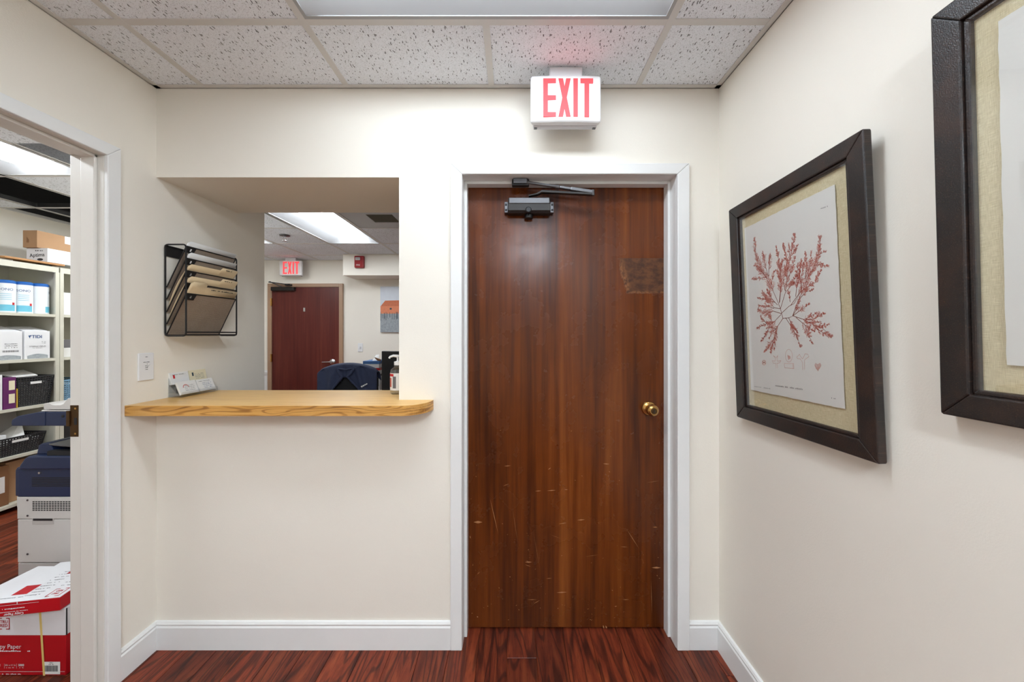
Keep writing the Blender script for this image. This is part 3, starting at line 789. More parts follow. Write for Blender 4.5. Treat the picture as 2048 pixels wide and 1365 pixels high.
# ---- exit signs
def exit_sign(cx, yf, ztop, k, label):
    root = thing('exit_sign', (cx, yf, ztop), label, 'exit sign', 'exit signs')
    poly = [(.134, .036), (-.134, .036)] + [(-.142 + .284 * i / 10, .006 - .006 * (1 - ((i - 5) / 5) ** 2)) for i in range(11)]
    top = [(x * k + cx, y * k + yf) for x, y in poly]
    h = .187 * k
    MB().prism_z(top, ztop - h, ztop).build('housing', M['white_plastic'], root, bevel=.011 * k, segs=3)
    MB().box(cx - .128 * k, cx + .128 * k, yf + .03 * k, yf + .052 * k, ztop - h - .004 * k, ztop - .01).build('back_housing', M['bracket_grey'], root, bevel=.004)
    MB().box(cx - .066 * k, cx + .066 * k, yf + .002, yf + .056 * k, ztop - .008, CEIL).build('canopy', M['bracket_grey'], root, bevel=.006)
    H, s = .151, .018; b = -.0175 - H
    def R(x0, x1, z0, z1): return [(x0, z0), (x1, z0), (x1, z1), (x0, z1)]
    E = [R(-.0898, -.0898 + s, b, b + H), R(-.0898, -.040, b + H - s, b + H), R(-.0898, -.040, b + H / 2 - s / 2, b + H / 2 + s / 2), R(-.0898, -.040, b, b + s)]
    xl, xr, xm, zm = -.0303, .0181, -.0061, b + H / 2
    X = [[(xl, b), (xl + s, b), (xr, b + H), (xr - s, b + H)], [(xr - s, b), (xr, b), (xl + s, b + H), (xl, b + H)]]
    I = [R(.0285, .0463, b, b + H)]
    T = [R(.0567, .1063, b + H - s, b + H), R(.0815 - s / 2, .0815 + s / 2, b, b + H)]
    for q, l in enumerate((E, X, I, T)):
        m = MB()
        for i, p in enumerate(l): m.prism_y([(x * k + cx, z * k + ztop) for x, z in p], yf - .0012 - i * .0001, yf + .004)
        m.build('letter', M['exit_red'], root)
    for s_ in (-1, 1):
        MB().box(cx + s_ * .118 * k - .006, cx + s_ * .118 * k + .006, yf + .034 * k, yf + .044 * k, ztop - h - .007 * k, ztop - h - .002).build('test_lamp', M['gunmetal'], root)
    return root
exit_sign(PX(1132, 1.42), 1.418, PZ(149, 1.42), 1.0, 'white exit sign with red letters hanging above the wooden door')
exit_sign(PX(580.5, 5.0), 5.0, PZ(521, 5.0), 1.13, 'small red exit sign in the far reception, seen through the opening')

# ---- wall plate on left wall
y0, y1 = PX(0, 0), 0
ya, yb_, zc = 1.468, 1.532, 1.2125
wp = thing('wall_plate', (XL, 1.50, 1.155), 'white blank wall plate with small handwriting left of the counter', 'wall plate')
MB().box(XL, XL + .006, ya, yb_, 1.1555, 1.2695).build('plate', M['white_plastic'], wp, bevel=.003)
mt = basis((0, 1, 0), (0, 0, 1), (XL + .006, 1.50, zc))
s_ = MB()
for yy, ww in ((.04, .010), (.018, .026), (.010, .008), (.003, .012), (-.004, .010), (-.012, .010)): scribble(s_, mt, -ww / 2, yy, ww, .0028, .0005, 3)
s_.bar(mt @ Vector((0, -.003, .0006)), mt @ Vector((.014, .008, .0006)), .0004, .0004)
o = s_.build('handwriting', M['ink'], wp); o['kind'] = 'stuff'

# ---- file organizer on the alcove wall
XI, XO = XL + .004, -1.434
YN, YF_ = 1.579, 1.867
ZB, ZT = 1.341, 1.742
fo = thing('file_organizer', (XL, 1.72, ZB), 'black mesh five-pocket wall file organizer above the counter', 'file organizer')
def loop(y):
    r = .012; pts = []
    for cx_, cz_, a0 in ((XI + .004 + r, ZB + r, 180), (XO - r, ZB + r, 270), (XO - r, ZT - r, 0), (XI + .004 + r, ZT - r, 90)):
        for i in range(4):
            a = math.radians(a0 + 30 * i); pts.append((cx_ + r * math.cos(a), y, cz_ + r * math.sin(a)))
    return pts
for y in (YN, YF_): MB().tube(loop(y), .0034, 8, True).build('side_frame', M['black_metal'], fo, smooth=True)
for (x, z) in ((XO, ZB + .004), (XI + .004, ZB + .004), (XI + .004, ZT - .004), (XO, ZB + .016)): MB().tube([(x, YN, z), (x, YF_, z)], .0032, 8).build('rail', M['black_metal'], fo, smooth=True)
MB().box(XI, XI + .002, YN, YF_, ZT - .05, ZT - .004).build('back_strip', M['black_metal'], fo)
MB().box(XI + .012, XI + .078, YN + .002, YF_ - .002, ZB + .002, ZB + .004).build('floor_mesh', M['mesh'], fo)
ztops = [1.736, 1.683, 1.628, 1.574, 1.528]
DROP = .182
def slope(z_t, s, off=0.0):
    """point across the pocket: s=0 at the wall foot, 1 at the front lip"""
    dx, dz = (XO - .002) - (XI + .006), DROP
    L = math.hypot(dx, dz); nx, nz = -dz / L, dx / L
    return (XI + .006 + dx * s + nx * off, z_t - DROP + dz * s + nz * off)
for k, zt in enumerate(ztops):
    m = MB()
    a, b, c, d = slope(zt, 0), slope(zt, 1), slope(zt, 1, .0012), slope(zt, 0, .0012)
    m.prism([a, b, c, d], lambda p: (p[0], YN + .004, p[1]), lambda p: (p[0], YF_ - .004, p[1]))
    pk = m.build('pocket', M['mesh'], fo)
    MB().tube([(*slope(zt, 1)[:1], YN + .003, slope(zt, 1)[1]), (slope(zt, 1)[0], YF_ - .003, slope(zt, 1)[1])], .0026, 8).build('pocket_lip', M['black_metal'], pk, smooth=True)
    MB().tube([(slope(zt, 0)[0], YF_ - .004, slope(zt, 0)[1]), (slope(zt, 1)[0], YF_ - .004, slope(zt, 1)[1])], .0024, 6).build('pocket_edge', M['black_metal'], pk)
    MB().tube([(slope(zt, 0)[0], YN + .004, slope(zt, 0)[1]), (slope(zt, 1)[0], YN + .004, slope(zt, 1)[1])], .0024, 6).build('pocket_edge', M['black_metal'], pk)
    q0, q1 = slope(zt, .86, -.0016), slope(zt, .995, -.0016)
    tb = MB().add([(q0[0], YN + .006, q0[1]), (q0[0], YN + .05, q0[1]), (q1[0], YN + .054, q1[1]), (q1[0], YN + .006, q1[1])], [(0, 1, 2, 3)]).build('pocket_tab', M['tab_black'], pk, solid=.001)
    q0, q1 = slope(zt, .90, -.0026), slope(zt, .96, -.0026)
    MB().add([(q0[0], YN + .026, q0[1]), (q0[0], YN + .033, q0[1]), (q1[0], YN + .033, q1[1]), (q1[0], YN + .026, q1[1])], [(0, 1, 2, 3)]).build('pocket_number', M['paper'], pk)
def folder(name, k, top_s, mat, label, cat, tab=None, bow=0.0, off=.005, print_=False):
    zt = ztops[k]; m = MB()
    ya_, yb2 = YN + .008, YF_ - .008
    ns = 8
    def row(y, top):
        out = []
        for i in range(ns + 1):
            s = .03 + (top - .03) * i / ns
            out.append((y, slope(zt, s, off + bow * math.sin(math.pi * i / ns))))
        return out
    cols = [(ya_, top_s - .05), (ya_ + .012, top_s)]
    if tab == 'right': cols += [(1.755, top_s), (1.763, top_s + .07), (yb2 - .004, top_s + .07), (yb2, top_s + .05)]
    elif tab == 'left': cols += [(1.67, top_s), (1.671, top_s - .09), (yb2, top_s - .09)]
    else: cols += [(yb2, top_s)]
    vs = []
    for y, tp in cols: vs += [(p[0], y, p[1]) for y, p in row(y, tp)]
    fs = [(i * (ns + 1) + j, (i + 1) * (ns + 1) + j, (i + 1) * (ns + 1) + j + 1, i * (ns + 1) + j + 1) for i in range(len(cols) - 1) for j in range(ns)]
    m.add(vs, fs)
    o = m.build(name, mat, solid=.0025, smooth=True)
    tag(o, label, cat, 'papers in the wall file organizer')
    if print_:
        p0, p1 = slope(zt, top_s + .02 if tab == 'right' else top_s - .14, off - .0022), slope(zt, top_s + .06 if tab == 'right' else top_s - .1, off - .0022)
        up = (p1[0] - p0[0], 0, p1[1] - p0[1])
        mt_ = basis((0, 1, 0), up, (p0[0], 1.775 if tab == 'right' else 1.70, p0[1]))
        s2 = MB(); scribble(s2, mt_, 0, 0, .045 if tab == 'right' else .13, .005, .0014, k)
        q = s2.build('tab_writing', M['ink'], o); q['kind'] = 'stuff'
    return o
folder('paper_sheaf', 0, 1.12, M['paper'], 'white papers in the top pocket of the wall file organizer', 'papers')
folder('paper_sheaf', 1, 1.14, M['paper'], 'white papers in the second pocket of the wall file organizer', 'papers')
folder('manila_folder', 2, 1.16, M['manila'], 'manila folder in the middle pocket of the wall file organizer', 'folder', 'right', .012, print_=True)
folder('manila_folder', 3, 1.16, M['manila'], 'manila folder in the fourth pocket of the wall file organizer', 'folder', 'right', .008, print_=True)
folder('manila_folder', 4, 1.28, M['manila'], 'manila folder with left tab in the lowest organizer pocket', 'folder', 'left', .0, print_=True)

# ---- business card holder
hy0, hy1 = 1.598, 1.792
hx = XL + .002
ch = thing('card_holder', (XL + .03, 1.695, COUNTER), 'clear acrylic two-tier business card holder on the oak counter', 'card holder')
prof = [(0, .0), (.062, .0), (.062, .022), (.060, .022), (.058, .004), (.036, .018), (.034, .045), (.032, .045), (.031, .03), (.014, .05), (.004, .085), (.0, .085)]
MB().prism([(hx + a, COUNTER + b) for a, b in prof], lambda p: (p[0], hy0, p[1]), lambda p: (p[0], hy0 + .002, p[1])).build('side_wall', M['acrylic'], ch)
MB().prism([(hx + a, COUNTER + b) for a, b in prof], lambda p: (p[0], hy1 - .002, p[1]), lambda p: (p[0], hy1, p[1])).build('side_wall', M['acrylic'], ch)
def sheet(name, x0, z0, x1, z1):
    MB().prism([(hx + x0, COUNTER + z0), (hx + x1, COUNTER + z1), (hx + x1 + .0018, COUNTER + z1 + .0006), (hx + x0 + .0018, COUNTER + z0 + .0006)], lambda p: (p[0], hy0 + .002, p[1]), lambda p: (p[0], hy1 - .002, p[1])).build(name, M['acrylic'], ch)
sheet('front_lip', .060, .001, .060, .024); sheet('base', .002, .0005, .060, .0005); sheet('back_lip', .032, .018, .032, .046); sheet('step', .002, .055, .034, .018); sheet('back', .0005, .001, .0005, .086)
MB().box(hx + .002, hx + .058, 1.694, 1.696, COUNTER + .002, COUNTER + .03).build('divider', M['acrylic'], ch)
def cards(y0, y1, x0, z0, x1, z1, mat, label, marks, n=3):
    m = MB()
    a, b = Vector((hx + x0, 0, COUNTER + z0)), Vector((hx + x1, 0, COUNTER + z1))
    d = (b - a).normalized(); nn = Vector((d.z, 0, -d.x))
    th = .009
    c0, c1 = a - nn * th, b - nn * th
    m.prism([(a.x, a.z), (b.x, b.z), (c1.x, c1.z), (c0.x, c0.z)], lambda p: (p[0], y0, p[1]), lambda p: (p[0], y1, p[1]))
    o = m.build('business_cards', mat); tag(o, label, 'business cards', 'business cards in the acrylic holder')
    mt_ = basis((0, 1, 0), d, (a.x, y0, a.z))
    h = (b - a).length; w_ = y1 - y0
    for kind, mm in marks:
        s2 = MB()
        if kind == 'lines':
            for i in range(4): scribble(s2, mt_, w_ * .3, h * (.25 + .13 * i), w_ * .55, .0022, .0006, i)
        elif kind == 'head': scribble(s2, mt_, w_ * .12, h * .8, w_ * .7, .003, .0006, 9)
        elif kind == 'logo':
            for i in range(8):
                t0 = math.pi * i / 8; t1_ = math.pi * (i + 1) / 8 - .05
                s2.add([mt_ @ Vector((w_ * .38 + r * math.cos(t), h * .5 + r * math.sin(t), .0006)) for r, t in ((.012, t0), (.015, t0), (.015, t1_), (.012, t1_))], [(0, 1, 2, 3)])
        elif kind == 'dot': quad(s2, mt_, w_ * .14, w_ * .24, h * .5, h * .8, .0006)
        q = s2.build('card_print', M[mm], o); q['kind'] = 'stuff'
cards(hy0 + .004, 1.693, .012, .056, .002, .108, M['paper'], 'white business cards in the back left slot of the holder', [('head', 'grey_ink'), ('dot', 'red_ink')])
cards(1.697, hy1 - .004, .012, .056, .002, .110, M['cream_card'], 'cream business cards in the back right slot of the holder', [('lines', 'grey_ink'), ('dot', 'canvas_pile')])
cards(hy0 + .004, 1.693, .056, .012, .034, .068, M['paper'], 'white business cards with round logo in the front left slot', [('logo', 'red_ink'), ('lines', 'grey_ink')])
cards(1.697, hy1 - .004, .056, .012, .034, .066, M['paper'], 'white business cards with blue print in the front right slot', [('lines', 'blue_ink'), ('head', 'grey_ink')])

# ---- hand sanitizer pump bottle
bx, by = -.546, 1.705
hb = thing('pump_bottle', (bx, by, COUNTER), 'clear hand sanitizer pump bottle at the right end of the counter', 'bottle')
bot = MB().lathe([(.030, 0), (.034, .004), (.034, .10), (.031, .115), (.016, .127), (.014, .14), (.0135, .142)], 24, Matrix.Translation((bx, by, COUNTER))).build('bottle_body', M['bottle'], hb, smooth=True)
def wrap(cx, cy, r, a0, a1, z0, z1, name, mat, parent, n=10):
    return MB().grid(lambda u, v: (cx + r * math.cos(a0 + (a1 - a0) * u), cy + r * math.sin(a0 + (a1 - a0) * u), z0 + (z1 - z0) * v), n, 1).build(name, mat, parent, smooth=True)
R_ = math.radians
wrap(bx, by, .0345, R_(-175), R_(-20), COUNTER + .02, COUNTER + .1, 'label', M['paper'], hb)
wrap(bx, by, .0349, R_(-155), R_(-105), COUNTER + .085, COUNTER + .097, 'label_band', M['red_ink'], hb)
wrap(bx, by, .0349, R_(-112), R_(-85), COUNTER + .03, COUNTER + .085, 'label_panel', M['grey_ink'], hb)
wrap(bx, by, .0349, R_(-150), R_(-125), COUNTER + .035, COUNTER + .078, 'label_print', M['coral'], hb)
pu = MB().lathe([(.0165, .136), (.0165, .152), (.008, .154), (.0045, .156), (.0045, .172), (.011, .174), (.011, .182), (.008, .184)], 18, Matrix.Translation((bx, by, COUNTER)))
pu.tube([(bx, by, COUNTER + .178), (bx - .02, by - .004, COUNTER + .18), (bx - .034, by - .007, COUNTER + .175), (bx - .038, by - .008, COUNTER + .168)], [.007, .006, .005, .0045], 10)
pu.build('pump', M['white_plastic'], hb, smooth=True)

# ================================================================ framed prints on the right wall
def picture(y_far, y_near, zb, zt, xb, xt, label, tilt=0.0):
    """built flat: local x = out of the wall, y = along the wall, z = up; then leaned and hung"""
    W = y_far - y_near; H = zt - zb
    root = thing('framed_print', (0, 0, 0), label, 'framed print', 'framed botanical prints')
    fw, th = .046, .0215
    # y grows away from the viewer; corners of outer and inner rectangle
    def stile(pts): return MB().prism(pts, lambda p: (0, p[0], p[1]), lambda p: (-th, p[0], p[1]))
    hw, hh = W / 2, H / 2
    O = [(-hw, -hh), (hw, -hh), (hw, hh), (-hw, hh)]; I = [(-hw + fw, -hh + fw), (hw - fw, -hh + fw), (hw - fw, hh - fw), (-hw + fw, hh - fw)]
    for i in range(4):
        j = (i + 1) % 4
        stile([O[i], O[j], I[j], I[i]]).build('frame_rail', M['frame'], root, bevel=.003)
    li = .010
    I2 = [(-hw + fw + li, -hh + fw + li), (hw - fw - li, -hh + fw + li), (hw - fw - li, hh - fw - li), (-hw + fw + li, hh - fw - li)]
    for i in range(4):
        j = (i + 1) % 4
        MB().prism([I[i], I[j], I2[j], I2[i]], lambda p: (-.002, p[0], p[1]), lambda p: (-th + .006, p[0], p[1])).build('frame_lip', M['frame'], root, bevel=.003)
    MB().box(-.006, -.003, -hw + fw, hw - fw, -hh + fw, hh - fw).build('linen_mat', M['linen'], root)
    MB().box(-.0145, -.013, -hw + fw, hw - fw, -hh + fw, hh - fw).build('glass', M['glass'], root)
    return root, hw, hh
fr1, hw, hh = picture(1.389, .852, 1.038, 1.836, .855, .835, 'dark framed red coral seaweed print nearest the wooden door')
YC1, ZC1 = (1.389 + .852) / 2, 1.437
LEAN1 = math.atan2(.02, .778)
XM = .866         # plane of the mat, roughly
def loc(px, py):
    """photo point on the print -> local (y, z) of the print"""
    x = XM
    for _ in range(4):
        Y = F * x / (px - CX); Z = PZ(py, Y)
        x = .868 - (Z - ZC1) * (.02 / .778) - .009
    return (Y - YC1, Z - ZC1)
pw = [loc(1491, 455), loc(1674, 370), loc(1687, 822), loc(1503, 783)]
py0, py1 = .945 - YC1, 1.316 - YC1; pz0, pz1 = 1.150 - ZC1, 1.742 - ZC1
rr = random.Random(3)
edge = []
def deckle(a, b, n=26):
    for i in range(n):
        t = i / n; edge.append((a[0] + (b[0] - a[0]) * t + rr.uniform(-.0008, .0008), a[1] + (b[1] - a[1]) * t + rr.uniform(-.0008, .0008)))
cs = [(py0, pz0), (py1, pz0), (py1, pz1), (py0, pz1)]
for i in range(4): deckle(cs[i], cs[(i + 1) % 4])
MB().prism(edge, lambda p: (-.0085, p[0], p[1]), lambda p: (-.0098, p[0], p[1])).build('print_sheet', M['printpaper'], fr1)
def ribbon(mb, pts, w0, w1, x):
    n = len(pts)
    for i in range(n - 1):
        a, b = Vector(pts[i]), Vector(pts[i + 1]); d = b - a
        if d.length < 1e-6: continue
        d.normalize(); nn = Vector((-d.y, d.x))
        wa = w0 + (w1 - w0) * i / (n - 1); wb = w0 + (w1 - w0) * (i + 1) / (n - 1)
        q = [a - d * wa * .3 + nn * wa / 2, b + d * wb * .3 + nn * wb / 2, b + d * wb * .3 - nn * wb / 2, a - d * wa * .3 - nn * wa / 2]
        mb.add([(x, p.x, p.y) for p in q], [(0, 1, 2, 3)])
def coral(parent, branches, x, seed=1):
    stem, red, pink = MB(), MB(), MB(); r = random.Random(seed)
    def twig(p, ang, L, depth):
        pts = [p]; a = ang; q = p; n = 3
        for i in range(n):
            a += r.uniform(-.18, .18); q = (q[0] + math.cos(a) * L / n, q[1] + math.sin(a) * L / n); pts.append(q)
        ribbon(red if r.random() < .62 else pink, pts, .0011 if depth else .0010, .0006, x - .00006)
        if depth > 0:
            for i, pp in enumerate(pts[1:]):
                for sg in (-1, 1):
                    if r.random() < .9: twig(pp, a + sg * r.uniform(.35, .75), L * r.uniform(.3, .5), depth - 1)
        else:
            ribbon(red if r.random() < .5 else pink, [q, (q[0] + .0008, q[1] + .001)], .0017, .0014, x - .00008)
    for dens, br in branches:
        pts = [loc(1480 + a / 5.69, 460 + b / 5.69) for a, b in br]
        # smooth the polyline
        fine = []
        for i in range(len(pts) - 1):
            a, b = Vector(pts[i]), Vector(pts[i + 1]); n = max(2, int((b - a).length / .006))
            for k in range(n): fine.append(tuple(a + (b - a) * k / n))
        fine.append(pts[-1])
        ribbon(stem, fine, (.0019 if dens >= 0 else .0024), .0008, x - .00003)
        N = len(fine)
        if dens <= 0: continue
        start = int(N * .30)
        for i in range(start, N):
            a = Vector(fine[min(i + 1, N - 1)]) - Vector(fine[max(i - 1, 0)])
            ang = math.atan2(a.y, a.x); t = (i - start) / max(1, N - start)
            L = .030 * (1 - .62 * t) * dens
            for sg in (-1, 1):
                if r.random() < .7: twig(fine[i], ang + sg * r.uniform(.3, .62), L * r.uniform(.45, 1.0), 1)
        twig(fine[-1], math.atan2(a.y, a.x), .008, 1)
    for nm, m_, mt_ in (('coral_stems', stem, 'coral_stem'), ('coral_branchlets', red, 'coral'), ('coral_wash', pink, 'coral_pink')):
        o = m_.build(nm, M[mt_], parent); o['kind'] = 'stuff'
BR = [
 (1.0, [(490, 1005), (465, 900), (425, 790), (360, 635), (300, 525), (240, 420), (200, 280), (180, 100)]),
 (.7, [(300, 525), (250, 460), (190, 400)]), (.5, [(305, 530), (250, 540), (165, 545)]), (.7, [(330, 520), (300, 400), (275, 265)]), (.6, [(335, 520), (340, 420), (355, 290)]),
 (.5, [(365, 620), (375, 540), (400, 480)]),
 (.6, [(450, 830), (465, 700), (462, 560), (440, 480)]), (.8, [(455, 820), (480, 600), (460, 400), (430, 210)]), (.5, [(465, 480), (480, 400), (505, 350)]),
 (.9, [(465, 890), (520, 720), (545, 560), (560, 430), (590, 300), (635, 75)]), (.6, [(520, 690), (500, 580), (530, 450), (545, 360), (510, 180)]), (.4, [(600, 290), (640, 230), (660, 200)]), (.5, [(580, 300), (570, 190)]),
 (.6, [(560, 540), (600, 450), (630, 340)]), (.5, [(535, 700), (600, 620), (635, 540)]), (.45, [(545, 640), (590, 600), (610, 600)]),
 (0, [(470, 950), (560, 870), (620, 840), (700, 700)]), (.6, [(580, 860), (640, 780), (700, 700), (860, 610), (915, 495)]), (.9, [(600, 980), (650, 850), (720, 700), (790, 520), (860, 420), (900, 290), (935, 115)]),
 (.4, [(860, 410), (920, 405), (990, 415)]), (.35, [(900, 300), (960, 265)]), (.4, [(690, 780), (760, 710), (815, 690)]), (.6, [(640, 760), (655, 620), (670, 420)]), (.6, [(660, 640), (690, 520), (705, 375)]),
 (.6, [(710, 700), (700, 560), (735, 410)]), (.5, [(750, 560), (770, 430), (760, 290)]), (.45, [(790, 480), (815, 380), (825, 285)]), (.5, [(575, 820), (570, 760), (560, 720)]),
 (.8, [(462, 895), (390, 880), (330, 800), (270, 710)]), (.7, [(430, 850), (370, 780), (325, 690)]), (.6, [(390, 890), (320, 860), (235, 850)]), (.8, [(470, 950), (385, 920), (320, 940), (225, 905)]), (.5, [(400, 820), (300, 790), (225, 765)]),
 (.5, [(470, 960), (380, 1050), (300, 1060), (210, 1105)]), (.45, [(300, 1055), (270, 1020), (250, 990)]), (.5, [(370, 1060), (350, 1010), (340, 985)]),
 (.6, [(490, 1005), (410, 1120), (400, 1200), (390, 1330)]), (.5, [(410, 1120), (360, 1160), (340, 1210)]), (.5, [(350, 1070), (290, 1180), (250, 1240)]), (.6, [(400, 1190), (370, 1270), (350, 1370)]), (.5, [(395, 1220), (320, 1320), (285, 1365)]), (.5, [(410, 1125), (360, 1100), (320, 1105)]),
 (0, [(490, 1005), (560, 1000), (605, 980)]), (.7, [(520, 1000), (590, 1110), (640, 1200), (675, 1300)]), (.4, [(555, 1000), (610, 1120), (640, 1150)]),
 (.7, [(605, 980), (740, 1030), (860, 1110), (940, 1130), (1015, 1210)]), (.5, [(740, 1030), (850, 1020), (940, 970)]), (.35, [(750, 1020), (800, 990), (850, 965)]), (.4, [(840, 1100), (920, 1105), (980, 1095)]), (.45, [(860, 1120), (910, 1160), (955, 1190)]), (.35, [(790, 1060), (850, 1060), (885, 1055)]),
 (.6, [(640, 1000), (740, 1090), (770, 1180), (810, 1270)]), (.35, [(740, 1090), (790, 1130), (820, 1150)]),
 (.6, [(605, 980), (660, 940), (720, 900), (770, 860)]), (.4, [(610, 970), (650, 900), (680, 800)]),
]
coral(fr1, BR, -.0101, 4)
# small diagrams and captions beneath
dgm = MB(); XP = -.0101
def outline(pts, w=.0009, close=False):
    q = [loc(1490 + a / 9.75, 690 + b / 9.75) for a, b in pts]
    if close: q.append(q[0])
    ribbon(dgm, q, w, w, XP)
outline([(360 + 36 * math.cos(t / 10 * 6.283), 330 + 46 * math.sin(t / 10 * 6.283)) for t in range(11)], .0016)
outline([(335, 310), (385, 350)], .0022); outline([(385, 305), (335, 350)], .0022); outline([(345, 330), (375, 330)], .003)
outline([(590, 445), (592, 350), (535, 340), (520, 300), (575, 310), (585, 260), (545, 200), (600, 240), (630, 200), (615, 270), (620, 310), (690, 300), (660, 345), (615, 350), (622, 445)])
outline([(845 + 68 * math.cos(t / 14 * 6.283), 210 + 125 * math.sin(t / 14 * 6.283)) for t in range(15)]); outline([(755, 360), (935, 365), (940, 465), (760, 440)], close=True); outline([(920, 365), (922, 460)])
for i in range(4): outline([(822 + 14 * i, 200 + 6 * i), (838 + 12 * i, 285 - 8 * i)], .0018)
outline([(1108, 490), (1108, 350), (1070, 280), (1010, 270), (1000, 240), (1055, 190), (1070, 230), (1110, 280), (1140, 230), (1160, 180), (1215, 190), (1235, 240), (1190, 270), (1150, 300), (1145, 490)])
for i in range(6): outline([(1350 + 22 * i, 385 + (8 if i in (0, 5, 2, 3) else 0)), (1372 + 11 * i, 480 + (20 if i in (2, 3) else 0))], .0014)
outline([(1345, 420), (1360, 375), (1405, 400), (1450, 372), (1470, 420), (1405, 520)], close=True)
o = dgm.build('diagram_lines', M['coral_pink'], fr1); o['kind'] = 'stuff'
cap = MB()
def caption(a, b, c, d, h):
    p, q = Vector(loc(a, b)), Vector(loc(c, d)); n = int(abs((q - p).length) / (h * .9)); r = random.Random(int(a))
    for i in range(n):
        if r.random() < .2: continue
        s = p + (q - p) * i / n; cap.add([(XP, s.x, s.y), (XP, s.x - h * .5 * (1 if q.x < p.x else -1), s.y), (XP, s.x - h * .5 * (1 if q.x < p.x else -1), s.y + h * r.uniform(.6, 1.1)), (XP, s.x, s.y + h * r.uniform(.6, 1.1))], [(0, 1, 2, 3)])
caption(1505, 771, 1539, 777, .003); caption(1549, 771.5, 1606, 781, .0045); caption(1660, 799, 1669, 801, .0035); caption(1646, 419, 1663, 414, .0035)
o = cap.build('caption_print', M['grey_ink'], fr1); o['kind'] = 'stuff'
def hang(root, yc, zc, x_mid, lean, roll=0.0):
    root.location = (x_mid, yc, zc); root.rotation_euler = (roll, -lean, 0)
hang(fr1, YC1, ZC1, .868, LEAN1, -.022)
fr2, hw2, hh2 = picture(.722, .185, 1.19, 1.985, .855, .835, 'dark framed print hanging highest, cut off by the right edge of the photo')
YC2, ZC2 = (.722 + .185) / 2, 1.5875
edge = []
for i, c in enumerate([(-.19, -.292), (.178, -.292), (.178, .31), (-.19, .31)]): deckle(c, [(-.19, -.292), (.178, -.292), (.178, .31), (-.19, .31)][(i + 1) % 4])
MB().prism(edge, lambda p: (-.0085, p[0], p[1]), lambda p: (-.0098, p[0], p[1])).build('print_sheet', M['printpaper'], fr2)
_loc = loc
def loc(px, py):
    a, b = _loc(px, py); return (-(a) * .8 - .03, b * .85)
coral(fr2, BR[:30], -.0101, 9)
loc = _loc
hang(fr2, YC2, ZC2, .868, LEAN1)

# ================================================================ copy room
XS = -3.78
def SY(px, x=XS): return F * -x / (CX - px)
def SZ(py, px, x=XS): return EYE - (py - CY) * SY(px, x) / F
SHZ = [1.902, 1.510, 1.150, .783, .423, .060]
XBK = -4.2
def shelving(y0, y1, label):
    root = thing('shelving_unit', ((XS + XBK) / 2, (y0 + y1) / 2, 0), label, 'shelves', 'steel shelving units in the copy room')
    for i, z in enumerate(SHZ):
        th = .045 if i == 0 else .022
        m = MB().box(XBK, XS, y0 + .003, y1 - .003, z - .003, z).box(XS - .003, XS, y0 + .003, y1 - .003, z - th, z - .003).box(XS - .015, XS - .003, y0 + .003, y1 - .003, z - th, z - th + .003)
        m.build('shelf', M['shelf'], root, bevel=.001)
    for y in (y0, y1 - .0015): MB().box(XBK, XS - .012, y, y + .0015, .0, 1.9).build('side_panel', M['shelf'], root)
    MB().box(XBK - .002, XBK, y0, y1, 0, 1.9).build('back_panel', M['shelf'], root)
    for y in (y0, y1 - .026): MB().box(XS - .014, XS + .002, y, y + .026, 0, 1.86).build('post', M['shelf'], root, bevel=.002)
    return root
shelving(2.05, 3.0, 'putty grey steel shelving holding canisters, boxes and black baskets')
shelving(3.003, 3.58, 'next steel shelving unit, only a sliver visible beside the door jamb')
def shelf_box(name, px0, px1, z0, z1, x, depth, mat, label, cat, group=None, bevel=.002):
    o = MB().box(x - depth, x, SY(px0, x), SY(px1, x), z0, z1).build(name, mat, bevel=bevel)
    return tag(o, label, cat, group)
def face(x, y, z): return basis((0, 1, 0), (0, 0, 1), (x, y, z))
# top shelf
bd = MB().box(-4.1, -3.80, SY(10, -3.8), SY(130, -3.8), 1.922, 1.936).build('fibreboard_panel', M['board'], bevel=.002)
tag(bd, 'tan fibreboard panel lying on the top shelf', 'board')
o = MB().box(-4.0, -3.84, 2.93, 3.0, 1.9025, 1.9215).build('flat_tray', M['black_plastic'], bevel=.003); tag(o, 'flat dark tray under the right end of the fibreboard', 'tray')
o = MB().box(-4.05, -3.86, 2.70, 2.78, 1.9025, 1.9215).build('paper_pad', M['paper'], bevel=.002); tag(o, 'pale pad under the left end of the fibreboard', 'paper pad')
wb = thing('supply_carton', (-3.88, 3.05, 1.937), 'white printed carton under the brown box on the top shelf', 'box')
MB().box(-3.972, -3.8, 2.939, 3.2, 1.937, 2.05).build('carton_body', M['boxwhite'], wb, bevel=.002)
mt = basis((1, 0, 0), (0, 0, 1), (-3.88, 2.9388, 1.99))
text('Aptima', .042, M['ink'], wb, mt @ Matrix.Translation((-.005, .002, .0005)) @ Matrix.Rotation(.08, 4, 'Z'), bold=.0005)
e_ = MB().lathe([(.024, 0), (.024, .0006)], 18, mt @ Matrix.Translation((.02, -.033, 0)) @ Matrix.Diagonal((1, .42, 1, 1))); e_.build('logo_oval', M['ink'], wb)
s_ = MB(); scribble(s_, mt, -.02, .035, .07, .008, .0006); o = s_.build('small_print', M['ink'], wb); o['kind'] = 'stuff'
kb = thing('cardboard_box', (-3.94, 3.2, 2.051), 'long brown cardboard box on top of the white carton', 'box')
MB().box(-3.975, -3.86, 2.919, 3.5, 2.051, 2.19).build('box_body', M['kraft'], kb, bevel=.002)
MB().box(-3.8605, -3.8592, 3.10, 3.165, 2.125, 2.19).build('tape_label', M['paper'], kb, bevel=.0005)
s_ = MB(); mt = basis((1, 0, 0), (0, 0, 1), (-3.935, 2.9185, 2.09))
